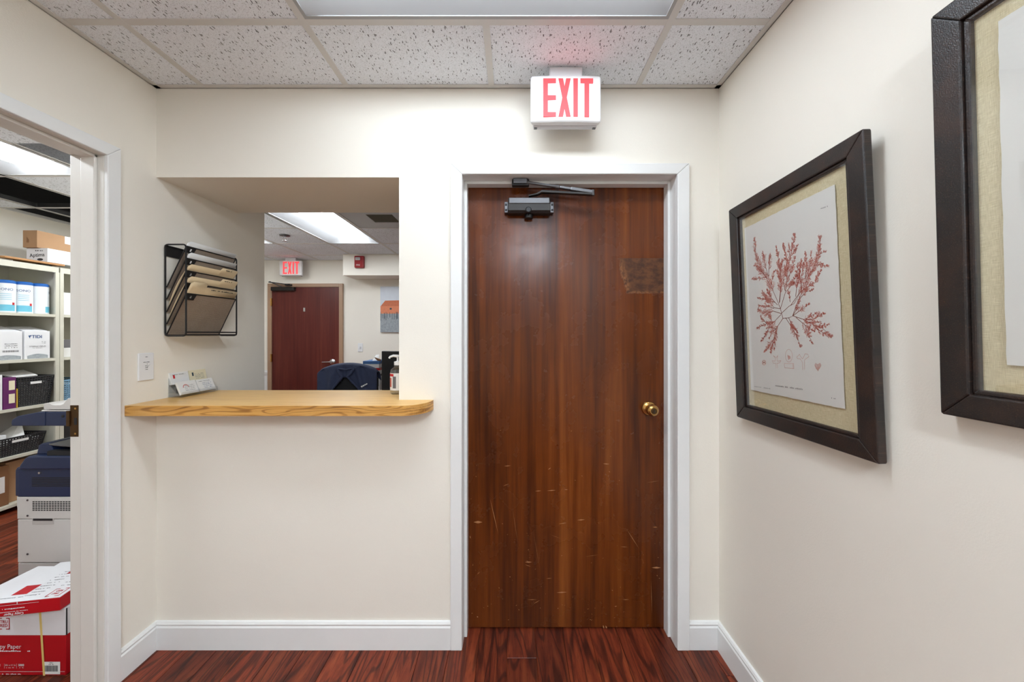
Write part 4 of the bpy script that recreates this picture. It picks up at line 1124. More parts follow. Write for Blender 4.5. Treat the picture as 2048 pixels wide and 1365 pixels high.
for i in range(3): quad(s_, mt, -.008 + .007 * i, -.004 + .007 * i, 0, .045 - .008 * i, .0005)
s_.build('box_mark', M['kraft_dark'], kb)
jr = thing('glass_jar', (-3.86, 2.64, 1.902), 'clear glass jar at the left end of the top shelf', 'jar')
MB().lathe([(.045, 0), (.05, .006), (.05, .09), (.03, .11), (.03, .12)], 20, Matrix.Translation((-3.86, 2.64, 1.9025))).build('jar_body', M['jar'], jr, smooth=True)
MB().lathe([(.034, .115), (.034, .14), (.03, .143)], 20, Matrix.Translation((-3.86, 2.64, 1.9025))).build('jar_lid', M['chrome'], jr, smooth=True)
# canisters
def wrap_text(body, size, mat, parent, cx, cy, r, a0, z, bold=0.0):
    cu = bpy.data.curves.new('t', 'FONT'); cu.body = body; cu.size = size; cu.align_x = 'CENTER'; cu.align_y = 'CENTER'; cu.offset = bold; cu.resolution_u = 3
    ob = bpy.data.objects.new('t', cu); COL.objects.link(ob)
    me = bpy.data.meshes.new_from_object(ob.evaluated_get(bpy.context.evaluated_depsgraph_get()))
    bpy.data.objects.remove(ob); bpy.data.curves.remove(cu)
    m = MB().add([(cx + r * math.cos(a0 + v.co.x / r), cy + r * math.sin(a0 + v.co.x / r), z + v.co.y) for v in me.vertices], [tuple(p.vertices) for p in me.polygons])
    bpy.data.meshes.remove(me)
    return m.build('lettering', mat, parent)
for i, (yy, ang, lab) in enumerate(((2.737, -.50, 'white wipes canister with blue lid, leftmost of three'), (2.836, -.50, 'white wipes canister with blue lid, middle of three'), (2.936, 1.2, 'white wipes canister with blue lid, rightmost of three'))):
    cx_ = -3.86; r = .0492; z = 1.5105
    cn = thing('wipes_canister', (cx_, yy, z), lab, 'canister', 'wipes canisters on the shelf')
    T = Matrix.Translation((cx_, yy, z))
    MB().lathe([(r - .003, 0), (r, .003), (r, .222), (r - .002, .224)], 28, T).build('canister_body', M['canister'], cn, smooth=True)
    MB().lathe([(r + .0005, .222), (r + .0005, .238), (r - .006, .246), (r - .02, .248)], 28, T).build('lid', M['blue_lid'], cn, smooth=True)
    wrap(cx_, yy, r + .0004, ang - 1.25, ang + .9, z + .012, z + .06, 'label_band', M['aqua'], cn, 16)
    wrap_text('SONO', .0255, M['blue_ink'], cn, cx_, yy, r + .0007, ang - .06, z + .175)
    wrap(cx_, yy, r + .0007, ang + .55, ang + .85, z + .058, z + .078, 'red_cross_mark', M['red_ink'], cn, 4)
    s_ = MB()
    for q in range(4): s_.grid(lambda u, v: (cx_ + (r + .0006) * math.cos(ang - .6 + 1.1 * u), yy + (r + .0006) * math.sin(ang - .6 + 1.1 * u), z + .098 + .014 * q + .003 * v), 8, 1)
    o = s_.build('small_print', M['aqua'], cn); o['kind'] = 'stuff'
# third shelf boxes
def print_box(px0, px1, z1, label, lines, x=-3.80):
    y0, y1 = SY(px0, x), SY(px1, x); z0 = 1.1505
    r = thing('supply_box', (x - .13, (y0 + y1) / 2, z0), label, 'box', 'white supply boxes on the shelf')
    MB().box(x - .26, x, y0, y1, z0, z1).build('box_body', M['boxwhite'], r, bevel=.002)
    MB().add([(x - .02, y0 + .004, z1), (x - .02, y1 - .002, z1), (x - .16, y1 - .002, z1 + .035), (x - .16, y0 + .004, z1 + .03)], [(0, 1, 2, 3)]).build('box_flap', M['boxwhite'], r, solid=.003)
    lines(r, face(x + .0005, (y0 + y1) / 2, z0), y1 - y0)
def l1(r, m, w):
    s = MB()
    for i in range(3): scribble(s, m, -.01, .12 - .014 * i, .07, .005, .0005, i)
    x = -.02
    while x < .07: quad(s, m, x, x + .003, .06, .074); x += random.uniform(.004, .008)
    o = s.build('small_print', M['grey_ink'], r); o['kind'] = 'stuff'
    MB().grid(lambda u, v: tuple(m @ Vector((-.07 + .15 * u, .004 + v * (.022 + .012 * math.sin(u * 3.1)), .0006))), 12, 1).build('printed_scene', M['canvas_water'], r)
def l2(r, m, w):
    text('TIDI', .034, M['blue_ink'], r, m @ Matrix.Translation((-.004, .175, .0006)), bold=.0006)
    MB().add([m @ Vector(p) for p in ((-.056, .185, .0006), (-.036, .188, .0006), (-.038, .180, .0006), (-.044, .178, .0006), (-.046, .162, .0006), (-.052, .175, .0006))], [(0, 1, 2, 3, 4, 5)]).build('logo_mark', M['blue_ink'], r)
    text('STERILE FIELD', .0165, M['grey_ink'], r, m @ Matrix.Translation((0, .098, .0006)))
    s = MB()
    for i in range(2): scribble(s, m, .02, .135 - .012 * i, .03, .004, .0005, i)
    scribble(s, m, -.03, .085, .06, .003, .0005, 4)
    o = s.build('small_print', M['grey_ink'], r); o['kind'] = 'stuff'
    MB().grid(lambda u, v: tuple(m @ Vector((-.062 + .125 * u, .004 + v * (.022 + .014 * math.sin(u * 3.1)), .0006))), 12, 1).build('printed_scene', M['canvas_water'], r)
print_box(-22, 45, 1.37, 'white supply box with barcode on the third shelf', l1)
print_box(49, 100, 1.372, 'white sterile field supply box on the third shelf', l2)
# baskets
def basket(y0, y1, x, depth, z, h, mat, label, taper=.02, handle=True, pitch=.0165):
    root = thing('woven_basket', (x - depth / 2, (y0 + y1) / 2, z), label, 'basket', 'woven plastic baskets')
    def side(p0, p1, n_in):
        """lattice wall between two foot corners; leans outward by taper"""
        p0, p1, n_in = Vector(p0), Vector(p1), Vector(n_in)
        L = (p1 - p0).length; m = MB(); d = (p1 - p0).normalized()
        nv, nh = max(3, int(L / pitch)), max(3, int(h / pitch))
        def pt(u, v):
            c = (p0 + p1) / 2
            k = 1 - (1 - v) * taper * 2 / L
            return c + d * ((u - .5) * L * k) + n_in * ((1 - v) * taper) + Vector((0, 0, h * v))
        for i in range(nv + 1): m.bar(pt(i / nv, 0), pt(i / nv, 1),   .0032, pitch * .44, up=d)
        for j in range(nh + 1): m.bar(pt(0, j / nh), pt(1, j / nh), .0032, pitch * (.54 if j else 1.0))
        if handle:
            m.bar(pt(.5 - .2, .80), pt(.5 + .2, .80), .0042, pitch * 1.9)
        o = m.build('woven_wall', mat, root)
        m2 = MB().bar(pt(0, 1), pt(1, 1), .008, .012); m2.build('rim', mat, o)
        if handle and L > .12:
            MB().bar(pt(.34, .80) - n_in * .003, pt(.66, .80) - n_in * .003, .001, pitch * 1.1).build('handle_slot', M['paper'], o)
    a, b = x, x - depth
    side((a, y0, z), (a, y1, z), (-1, 0, 0)); side((b, y0, z), (b, y1, z), (1, 0, 0)); side((a, y0, z), (b, y0, z), (0, 1, 0)); side((a, y1, z), (b, y1, z), (0, -1, 0))
    MB().box(b + taper, a - taper, y0 + taper, y1 - taper, z, z + .004).build('basket_floor', mat, root)
    MB().box(b + taper + .003, a - taper - .003, y0 + taper + .003, y1 - taper - .003, z + .004, z + h * .8).build('contents', M['paper'], root)
    return root
basket(SY(37.5), SY(110), -3.79, .34, .7835, .225, M['basket'], 'black woven basket on the fourth shelf beside the purple box')
o = MB().add([(-3.80, SY(36), 1.012), (-3.80, SY(80), 1.014), (-3.98, SY(96), 1.05), (-3.98, SY(36), 1.04)], [(0, 1, 2, 3)]).build('paper_sheaf', M['paper'], solid=.008); tag(o, 'white papers lying on the rim of the black basket', 'papers')
pb = thing('gift_box', (-3.84, 2.71, .784), 'purple box with cream panels leaning beside the black basket', 'box')
y0, y1 = SY(9), SY(35)
MB().box(-3.95, -3.79, y0, y1, .7835, 1.02).build('box_body', M['purple'], pb, bevel=.002)
for zz in (.825, .925): MB().box(-3.7902, -3.7888, y0 + .03, y0 + .062, zz, zz + .07).build('box_panel', M['cream_card'], pb)
o = MB().box(-3.93, -3.785, y1 + .001, y1 + .006, .7835, .93).build('gold_card', M['gold'], bevel=.001); tag(o, 'thin gold card wedged between purple box and black basket', 'card')
o = MB().box(-3.98, -3.79, 2.56, y0 - .004, .7835, 1.045).build('storage_carton', M['boxwhite'], bevel=.002); tag(o, 'white carton left of the purple box', 'box')
basket(SY(-12), SY(94), -3.79, .34, .4235, .135, M['basket'], 'low black woven basket on the fifth shelf filled with papers')
o = MB().add([(-4.08, SY(5), .43), (-4.08, SY(112), .43), (-4.12, SY(112), .74), (-4.12, SY(5), .74)], [(0, 1, 2, 3)]).build('card_sheet', M['copier_tray'], solid=.006); tag(o, 'large pale sheet standing behind the low black basket', 'sheet')
o = MB().add([(-3.82, SY(28), .52), (-3.82, SY(60), .55), (-3.98, SY(92), .64), (-3.98, SY(40), .55)], [(0, 1, 2, 3)]).build('paper_sheaf', M['paper'], solid=.006); tag(o, 'white papers slanting out of the low black basket', 'papers')
o = MB().box(-3.96, -3.83, SY(2), SY(26), .545, .585).build('envelope_box', M['boxwhite'], bevel=.002); tag(o, 'small white box lying in the low black basket', 'box')
o = MB().box(-4.1, -3.81, 2.58, SY(26), .0605, .36).build('cardboard_box', M['kraft_dark'], bevel=.003); tag(o, 'brown cardboard box on the lowest shelf behind the copier', 'box')
MB().box(-3.8095, -3.808, SY(2), SY(17), .16, .28).build('box_label', M['paper'], o)
o = MB().box(-4.1, -3.84, SY(27), SY(70), .0605, .37).build('cardboard_box', M['kraft'], bevel=.003); tag(o, 'tan cardboard box on the lowest shelf, right of the brown one', 'box')
# next unit
o = MB().box(-3.98, -3.80, 3.035, 3.2, 1.5105, 1.70).build('supply_box', M['boxwhite'], bevel=.002); tag(o, 'plain white box on the next shelving unit beside the jamb', 'box')
o = MB().box(-3.98, -3.80, 3.035, 3.2, 1.1505, 1.23).build('paper_stack', M['paper'], bevel=.002); tag(o, 'white paper stack on the next shelving unit', 'papers')
o = MB().box(-3.98, -3.80, 3.035, 3.2, 1.2305, 1.30).build('binder', M['grey_ink'], bevel=.002); tag(o, 'grey binder lying on the paper stack beside the jamb', 'binder')
basket(3.035, 3.25, -3.79, .3, .7835, .17, M['blue_basket'], 'blue woven basket on the next shelving unit', handle=False)
o = MB().box(-3.98, -3.80, 3.035, 3.2, .4235, .70).build('file_box', M['black_plastic'], bevel=.003); tag(o, 'black file box on the next shelving unit', 'box')

# ---- copier
YC = 1.75; YCB = 2.10
def cx_(px): return PX(px, YC)
def cz_(py): return PZ(py, YC)
XE = -1.80
cp = thing('copier', ((cx_(34) + XE) / 2, (YC + YCB) / 2, 0), 'large office copier with navy scanner and pale grey body', 'copier')
MB().box(cx_(34), XE, YC, YCB, cz_(1039), cz_(995)).build('upper_cabinet', M['copier_grey'], cp, bevel=.003)
MB().box(cx_(35), XE, YC, YCB, cz_(1126), cz_(1040)).build('paper_cabinet', M['copier_grey'], cp, bevel=.003)
MB().box(cx_(35), XE, YC + .002, YCB, .02, cz_(1128)).build('lower_cabinet', M['copier_tray'], cp, bevel=.003)
MB().prism_y([(cx_(34), cz_(1038)), (cx_(30), cz_(1030)), (cx_(26.5), cz_(1015)), (cx_(26.5), cz_(996)), (cx_(34), cz_(996))], YC + .012, YCB).build('front_cover', M['copier_grey'], cp, bevel=.002)
for a, b in ((1047, 1085), (1087, 1122), (1130, 1180), (1182, 1215)):
    MB().box(cx_(29), cx_(34.5), YC + .012, YCB, cz_(b), cz_(a)).build('paper_drawer', M['copier_grey'], cp, bevel=.003)
MB().box(cx_(65), cx_(108), YC - .0015, YC + .004, cz_(1049.5), cz_(1037)).build('grip_recess', M['copier_tray'], cp, bevel=.001)
MB().box(cx_(67), cx_(106), YC - .002, YC + .003, cz_(1042), cz_(1037.5)).build('grip_shadow_gap', M['slot'], cp)
g = MB()
for i in range(24):
    for j in range(6): g.box(cx_(65.5 + 5.5 * i), cx_(69.3 + 5.5 * i), YC - .0012, YC + .002, cz_(1005 + 3.4 * j), cz_(1003.2 + 3.4 * j))
o = g.build('side_vent', M['slot'], cp); o['kind'] = 'stuff'
for py in (1001, 1032, 1109):
    MB().lathe([(.0045, 0), (.0045, .002)], 10, Matrix.Translation((cx_(55.5), YC, cz_(py))) @ Matrix.Rotation(math.pi / 2, 4, 'X')).build('screw', M['gunmetal'], cp)
MB().prism_y([(cx_(35), cz_(994.5)), (cx_(35), cz_(938)), (cx_(44), cz_(936)), (XE, cz_(936)), (XE, cz_(994.5))], YC, YCB).build('engine_housing', M['navy_plastic'], cp, bevel=.003)
MB().prism_y([(cx_(35), cz_(995)), (cx_(24.5), cz_(995)), (cx_(24.5), cz_(943)), (cx_(28), cz_(937)), (cx_(35), cz_(936))], YC + .01, YCB).build('front_door', M['navy_plastic'], cp, bevel=.004)
MB().prism_y([(cx_(44), cz_(938)), (cx_(45), cz_(931)), (cx_(55), cz_(916)), (cx_(62), cz_(912)), (XE, cz_(912)), (XE, cz_(938))], YC - .012, YCB).build('output_hood', M['navy_plastic'], cp, bevel=.006)
MB().prism_y([(cx_(62), cz_(912)), (cx_(66), cz_(894)), (cx_(72), cz_(890)), (cx_(90), cz_(889)), (cx_(98), cz_(912))], YC + .02, YCB).build('output_bridge', M['navy_plastic'], cp, bevel=.004)
MB().prism_z([(cx_(87) + (XE - cx_(87)) * u, YC + .02 - .06 * math.sin(math.pi * u * .5) ** .7) for u in [i / 10 for i in range(11)]] + [(XE, YCB), (cx_(87), YCB)], cz_(893), cz_(890)).build('output_tray', M['gunmetal'], cp, bevel=.002)
MB().box(cx_(94), XE, YC + .0, YC + .03, cz_(912), cz_(903)).build('output_slot', M['slot'], cp)
g = MB()
for j in range(6): g.box(cx_(64), XE - .05, YC - .0012, YC + .002, cz_(957.0 + 3.3 * j), cz_(955.4 + 3.3 * j))
o = g.build('housing_vent', M['slot'], cp); o['kind'] = 'stuff'
MB().lathe([(.006, 0), (.005, .006)], 12, Matrix.Translation((cx_(87.5), YC - .012, cz_(944))) @ Matrix.Rotation(math.pi / 2, 4, 'X')).build('latch', M['chrome'], cp)
MB().box(cx_(134), XE, YC + .06, YCB, cz_(912), cz_(853)).build('scanner_support', M['slot'], cp)
MB().prism_y([(cx_(23), cz_(852.5)), (cx_(22), cz_(846)), (cx_(24), cz_(840)), (cx_(35), cz_(833)), (cx_(75), cz_(825)), (cx_(90), cz_(824)), (cx_(90), cz_(852.5))], YC, YCB).build('document_feeder_front', M['navy_plastic'], cp, bevel=.003)
MB().box(cx_(90.8), XE, YC, YCB, cz_(852.5), cz_(824.5)).build('document_feeder', M['navy_plastic'], cp, bevel=.003)
MB().lathe([(.007, 0), (.007, .002), (.005, .003)], 14, Matrix.Translation((cx_(126), YC, cz_(833))) @ Matrix.Rotation(math.pi / 2, 4, 'X')).build('feeder_lock', M['slot'], cp)
MB().box(cx_(80), XE, YC + .004, YCB, cz_(824), cz_(821.5)).build('feeder_lid_edge', M['copier_grey'], cp, bevel=.002)
prof = [(85, 820), (85, 808), (96, 806), (100, 809.5), (106, 811), (118, 811), (124, 809), (129, 803), (133, 798), (150, 796), (175, 796), (175, 820)]
MB().prism_y([(cx_(a), cz_(b)) for a, b in prof], YC + .004, YCB - .02).build('paper_tray', M['copier_grey'], cp, bevel=.002)

# ---- paper carton and ream
CXa, CXb, CYa, CYb, CZ = -2.205, -1.765, 1.42, 1.672, .270
pc = thing('paper_carton', (-1.985, 1.545, 0), 'red and white copy paper carton on the floor of the doorway', 'box')
ZM = .160
MB().box(CXa, CXb, CYa, CYb, 0.001, ZM).build('carton_lower', M['red_card'], pc, bevel=.003)
MB().box(CXa - .002, CXb + .002, CYa - .002, CYb + .002, ZM, CZ).build('carton_lid', M['boxwhite'], pc, bevel=.003)
mf = basis((1, 0, 0), (0, 0, 1), (CXb, CYa - .0025, 0))
def fxm(px): return PX(px, CYa) - CXb
def fzm(py): return PZ(py, CYa)
text('TRU', .0165, M['red_card'], pc, mf @ Matrix.Translation((fxm(10), fzm(1243.5), .0008)), bold=.0003)
text('RED', .0165, M['red_card'], pc, mf @ Matrix.Translation((fxm(10), fzm(1251), .0008)), bold=.0003)
lg = MB(); L0, L1, B0, B1, tk = fxm(-1), fxm(21.5), fzm(1258.5), fzm(1235.5), .0032
for a in ((L0, L0 + tk, B0, B1), (L1 - tk, L1, B0, B1), (L0, L0 + .014, B1 - tk, B1), (L1 - .014, L1, B1 - tk, B1), (L0, L0 + .014, B0, B0 + tk), (L1 - .014, L1, B0, B0 + tk)): quad(lg, mf, *a, .0008)
lg.build('logo_bracket', M['red_card'], pc)
mr = basis((1, 0, 0), (0, 0, 1), (CXb, CYa - .0004, 0))
text('Copy Paper', .024, M['boxwhite'], pc, mr @ Matrix.Translation((fxm(14), fzm(1294), .0006)))
text('5000', .0115, M['boxwhite'], pc, mr @ Matrix.Translation((fxm(43), fzm(1331), .0006)), bold=.0003)
text('8\u00bd x 11 in', .0092, M['boxwhite'], pc, mr @ Matrix.Translation((fxm(21.5), fzm(1331), .0006)))
text('92', .0115, M['boxwhite'], pc, mr @ Matrix.Translation((fxm(-1), fzm(1331), .0006)))
s_ = MB()
for px in (9.2, 33.7): quad(s_, mr, fxm(px), fxm(px) + .0008, fzm(1337.5), fzm(1328), .0005)
quad(s_, mr, fxm(-30), fxm(130), fzm(1344), fzm(1343.4), .0005)
scribble(s_, mr, fxm(-2), fzm(1349.5), .09, .004, .0005, 2); scribble(s_, mr, fxm(0), fzm(1304), .12, .006, .0005, 5); scribble(s_, mr, fxm(13), fzm(1336.5), .03, .003, .0005, 6); scribble(s_, mr, fxm(39), fzm(1336.5), .018, .003, .0005, 7)
o = s_.build('small_print', M['boxwhite'], pc); o['kind'] = 'stuff'
lb = MB(); quad(lb, mr, fxm(88), fxm(121), fzm(1349), fzm(1324), .0007); lb = lb.build('barcode_label', M['paper'], pc)
s_ = MB(); rb = random.Random(2); x = fxm(90.5)
while x < fxm(116): w_ = rb.choice([.0008, .0012, .002]); quad(s_, mr, x, x + w_, fzm(1343.5), fzm(1331.5), .001); x += w_ + rb.choice([.0008, .0012])
scribble(s_, mr, fxm(99), fzm(1326.8), .016, .003, .001, 1); scribble(s_, mr, fxm(98), fzm(1330), .02, .003, .001, 2)
o = s_.build('barcode', M['ink'], lb); o['kind'] = 'stuff'
sx0, sx1 = PX(81, CYa), PX(89, CYa)
st = MB()
st.add([(sx0 - .003, CYa - .0035, CZ + .001), (sx0 + .005, CYa - .0035, CZ + .001), (sx1 + .004, CYa - .0015, 0.002), (sx1 - .004, CYa - .0015, .002)], [(0, 1, 2, 3)])
st.add([(sx0 - .003, CYa - .0035, CZ + .001), (sx0 + .005, CYa - .0035, CZ + .001), (sx0 + .0, CYb + .003, CZ + .001), (sx0 - .008, CYb + .003, CZ + .001)], [(0, 1, 2, 3)])
st.build('strap', M['strap'], pc, solid=.0008)
st2 = MB().add([(-2.005, CYa - .0035, CZ + .001), (-1.999, CYa - .0035, CZ + .001), (-2.122, CYb + .003, CZ + .001), (-2.128, CYb + .003, CZ + .001)], [(0, 1, 2, 3)]); st2.build('strap', M['strap'], pc, solid=.0008)
MB().box(CXb + .0015, CXb + .0028, CYa + .0, CYa + .004, ZM, CZ - .004).build('lid_corner_gap', M['slot'], pc)
rm = thing('paper_ream', (0, 0, 0), 'wrapped ream of copy paper with red sides lying askew on the carton', 'paper ream')
w2, d2, h2 = .112, .128, .053
MB().box(-w2, w2, -d2, d2, 0, h2 - .001).build('wrapper_side', M['red_side'], rm, bevel=.003)
MB().box(-w2 + .0005, w2 - .0005, -d2 + .0005, d2 - .0005, h2 - .0012, h2).build('wrapper_top', M['boxwhite'], rm)
mtp = basis((-1, 0, 0), (0, -1, 0), (0, 0, h2))     # printed to be read from the far side
def toppatch(x0, x1, y0, y1, mat, nm):
    m = MB(); quad(m, mtp, x0, x1, y0, y1, .0005); return m.build(nm, mat, rm)
toppatch(.035, .085, .03, .085, M['red_side'], 'red_panel'); toppatch(-.035, .005, -.075, -.03, M['red_side'], 'red_panel')
s_ = MB()
for i in range(9): scribble(s_, mtp, -.02, .095 - .018 * i, .05, .004, .0005, i)
for i in range(5): scribble(s_, mtp, -.1, .05 - .02 * i, .055, .004, .0005, i + 20)
scribble(s_, mtp, .03, .1, .075, .004, .0005, 33)
o = s_.build('small_print', M['grey_ink'], rm); o['kind'] = 'stuff'
lgm = MB(); bx0, bx1, by0, by1 = -.098, -.052, .072, .118
for a in ((bx0, bx0 + .003, by0, by1), (bx1 - .003, bx1, by0, by1), (bx0, bx0 + .014, by1 - .003, by1), (bx1 - .014, bx1, by1 - .003, by1), (bx0, bx0 + .014, by0, by0 + .003), (bx1 - .014, bx1, by0, by0 + .003)): quad(lgm, mtp, *a, .0006)
lgm.build('logo_bracket', M['red_side'], rm)
text('TRU', .0125, M['red_side'], rm, mtp @ Matrix.Translation((-.075, .101, .0006)), bold=.0004); text('RED', .0125, M['red_side'], rm, mtp @ Matrix.Translation((-.075, .086, .0006)), bold=.0004)
msd = basis((-1, 0, 0), (0, 0, -1), (0, -d2, h2 / 2))
text('Copy Paper', .013, M['boxwhite'], rm, msd @ Matrix.Translation((.034, .019, .0006)), bold=.0003)
s_ = MB(); scribble(s_, msd, -.01, .008, .09, .003, .0006, 3); scribble(s_, msd, .0, -.004, .07, .0045, .0006, 4); quad(s_, msd, -.045, .11, -.017, -.0158, .0006); quad(s_, msd, .022, .0245, -.026, -.017, .0006)
o = s_.build('small_print_side', M['boxwhite'], rm); o['kind'] = 'stuff'
ang = math.atan2(.175, .985)
fr_c = Vector((-1.762, 1.400))
ctr = fr_c + Vector((-.985, -.175)) * w2 + Vector((-.175, .985)) * d2
rm.location = (ctr.x, ctr.y, CZ + .0022); rm.rotation_euler = (0, 0, ang)

# ================================================================ reception room
# ---- far door
YD = REC_Y
dx0, dx1, dzt = PX(546, YD), PX(680, YD), PZ(575, YD)
t3 = thing('trim_3', ((dx0 + dx1) / 2, YD, 0), 'tan painted frame of the far reception door', 'door trim', kind='structure')
for (a, b, z0, z1) in ((PX(538, YD), dx0, 0, PZ(568, YD)), (dx1, PX(687.5, YD), 0, PZ(568, YD)), (dx0, dx1, dzt, PZ(568, YD))):
    MB().box(a, b, YD - .035, YD, z0, z1).build('casing', M['tan_frame'], t3, bevel=.004)
d2_ = thing('door_2', ((dx0 + dx1) / 2, YD, 0), 'red-brown mahogany door in the far reception wall', 'door', kind='structure')
MB().box(dx0 + .003, dx1 - .003, YD - .022, YD + .0, .008, dzt - .003).build('slab', M['door2'], d2_, org=((dx0 + dx1) / 2, YD, 0))
lx, lz = PX(667, YD), PZ(724, YD)
lm = Matrix.Translation((lx, YD - .022, lz)) @ Matrix.Rotation(math.pi / 2, 4, 'X')
MB().lathe([(.042, 0), (.042, .008), (.03, .018), (.014, .022), (.014, .05)], 24, lm).build('lever_rose', M['chrome'], d2_, smooth=True)
MB().tube([(lx, YD - .07, lz), (lx - .04, YD - .072, lz), (lx - .13, YD - .066, lz - .002)], [.012, .011, .009], 12).build('lever', M['chrome'], d2_, smooth=True)
for py in (605, 716, 830): MB().box(dx0 - .012, dx0 + .008, YD - .044, YD - .02, PZ(py, YD) - .055, PZ(py, YD) + .055).build('hinge', M['brass'], d2_, bevel=.002)
MB().box(PX(609, YD), PX(613, YD), YD - .034, YD - .022, PZ(624, YD), PZ(616, YD)).build('door_hook', M['chrome'], d2_, bevel=.004)
MB().box(dx0 + .02, PX(594, YD), YD - .085, YD - .022, PZ(583, YD), PZ(575.5, YD)).build('closer_body', M['dark_bronze'], d2_, bevel=.006)
am = MB().bar((dx0 + .02, YD - .12, PZ(567, YD)), (PX(586, YD), YD - .1, PZ(571.5, YD)), .022, .012); am.bar((dx0 + .03, YD - .12, PZ(566, YD)), (PX(568, YD), YD - .06, PZ(575, YD)), .022, .012)
am.build('closer_arm', M['black_metal'], d2_)
MB().box(PX(578, YD), PX(588, YD), YD - .1, YD - .035, PZ(573, YD), PZ(570, YD)).build('closer_shoe', M['black_metal'], d2_, bevel=.003)
m = MB().box(-4.3, PX(538, YD), YD - .02, YD, PZ(749, YD), PZ(741, YD))
m.box(-4.3, PX(538, YD), YD - .028, YD, PZ(745.5, YD), PZ(743.5, YD))
struct(m.build('trim_4', M['trim'], org=(0, 0, 0)), 'white chair rail left of the far reception door', 'trim')
m = MB().box(-4.3, PX(538, YD), YD - .006, YD, 0, PZ(741, YD)); struct(m.build('trim_5', M['trim'], org=(0, 0, 0)), 'white wainscot panel under the far chair rail', 'trim')

# ---- fire alarm
al = thing('fire_alarm', (PX(720.5, 4.78), 4.78, PZ(537, 4.78)), 'red fire alarm strobe on the far bulkhead', 'fire alarm')
ax0, ax1, az0, az1 = PX(711, 4.78), PX(730, 4.78), PZ(537, 4.78), PZ(513, 4.78)
MB().box(ax0, ax1, 4.735, 4.78, az0, az1).build('alarm_body', M['alarm'], al, bevel=.012)
MB().box(ax0 + .02, ax0 + .085, 4.715, 4.745, az1 - .065, az1 - .022).build('strobe_lens', M['chrome'], al, bevel=.008)
text('FIRE', .028, M['paper'], al, basis((1, 0, 0), (0, 0, 1), ((ax0 + ax1) / 2 - .01, 4.7345, az0 + .035)))
# ---- sprinkler
sp_y = F * 1.056 / (668 - 471); sx = PX(569.5, sp_y)
sk = thing('sprinkler', (sx, sp_y, CEIL), 'chrome sprinkler head on the reception ceiling', 'sprinkler')
MB().lathe([(.052, 0), (.05, -.006), (.02, -.01)], 20, Matrix.Translation((sx, sp_y, CEIL))).build('escutcheon', M['gunmetal'], sk, smooth=True)
MB().lathe([(.012, -.008), (.012, -.02), (.008, -.022), (.008, -.03)], 12, Matrix.Translation((sx, sp_y, CEIL))).build('sprinkler_body', M['chrome'], sk)
m = MB()
for s in (-1, 1): m.tube([(sx + s * .008, sp_y, CEIL - .03), (sx + s * .017, sp_y, CEIL - .042), (sx + s * .004, sp_y, CEIL - .056)], .003, 6)
m.lathe([(.022, -.056), (.022, -.059)], 14, Matrix.Translation((sx, sp_y, CEIL)))
m.build('deflector', M['chrome'], sk)
# ---- air vent
vt = thing('ceiling_vent', (-1.2335, 3.2955, CEIL), 'square return air vent beside the reception ceiling light', 'vent')
vx0, vx1, vy0, vy1 = VENT
ix0, ix1, iy0, iy1 = -1.31, -1.075, 3.195, 3.425
m = MB().box(vx0 + .012, ix0, vy0 + .012, vy1 - .012, CEIL + .003, CEIL + .006).box(ix1, vx1 - .012, vy0 + .012, vy1 - .012, CEIL + .003, CEIL + .006).box(ix0, ix1, vy0 + .012, iy0, CEIL + .003, CEIL + .006).box(ix0, ix1, iy1, vy1 - .012, CEIL + .003, CEIL + .006)
m.build('vent_panel', M['pan'], vt)
MB().box(ix0, ix1, iy0, iy1, CEIL + .03, CEIL + .034).build('vent_backing', M['slot'], vt)
for i in range(15):
    y = iy0 + (iy1 - iy0) * (i + .5) / 15
    MB().bar((ix0, y, CEIL + .01), (ix1, y, CEIL + .01), .003, .014, up=(0, .6, 1)).build('vent_slat', M['vent_grey'], vt)
# ---- switch and painting on far wall
sw = thing('light_switch', (PX(721, YD), YD, PZ(704, YD)), 'white light switch right of the far door', 'switch')
MB().box(PX(716, YD), PX(726, YD), YD - .008, YD, PZ(704, YD), PZ(687, YD)).build('plate', M['white_plastic'], sw, bevel=.003)
MB().box(PX(720, YD), PX(722.2, YD), YD - .018, YD - .006, PZ(698, YD), PZ(693.5, YD)).build('toggle', M['bracket_grey'], sw)
pa = thing('canvas_painting', (-1.5, YD, PZ(665, YD)), 'canvas painting of an orange building above grey water', 'painting')
ux0, ux1, uz0, uz1 = PX(762, YD), -1.0, PZ(665, YD), PZ(574, YD); yf = YD - .03
MB().box(ux0, ux1, yf, YD - .001, uz0, uz1).build('canvas', M['canvas_sky'], pa, bevel=.003)
def cf(px): return PX(px, YD)
def cfz(py): return PZ(py, YD)
MB().prism_y([(cf(763), cfz(613)), (cf(772), cfz(602)), (ux1, cfz(600)), (ux1, cfz(613))], yf - .002, yf).build('painted_roof', M['canvas_roof'], pa)
MB().prism_y([(cf(762.5), cfz(628)), (cf(762.5), cfz(613)), (ux1, cfz(613)), (ux1, cfz(628))], yf - .0018, yf).build('painted_wall', M['canvas_wall'], pa)
MB().box(cf(781), cf(785), yf - .0024, yf, cfz(620), cfz(616.5)).build('painted_window', M['canvas_pile'], pa)
MB().box(ux0 + .002, ux1 - .002, yf - .0018, yf, uz0 + .002, cfz(628)).build('painted_water', M['canvas_water'], pa)
m = MB(); r = random.Random(8)
px = 763
while px < 830: m.box(cf(px), cf(px + r.uniform(.6, 1.4)), yf - .0024, yf, cfz(r.uniform(635, 642)), cfz(r.uniform(624, 629))); px += r.uniform(2, 5)
o = m.build('painted_piles', M['canvas_pile'], pa); o['kind'] = 'stuff'

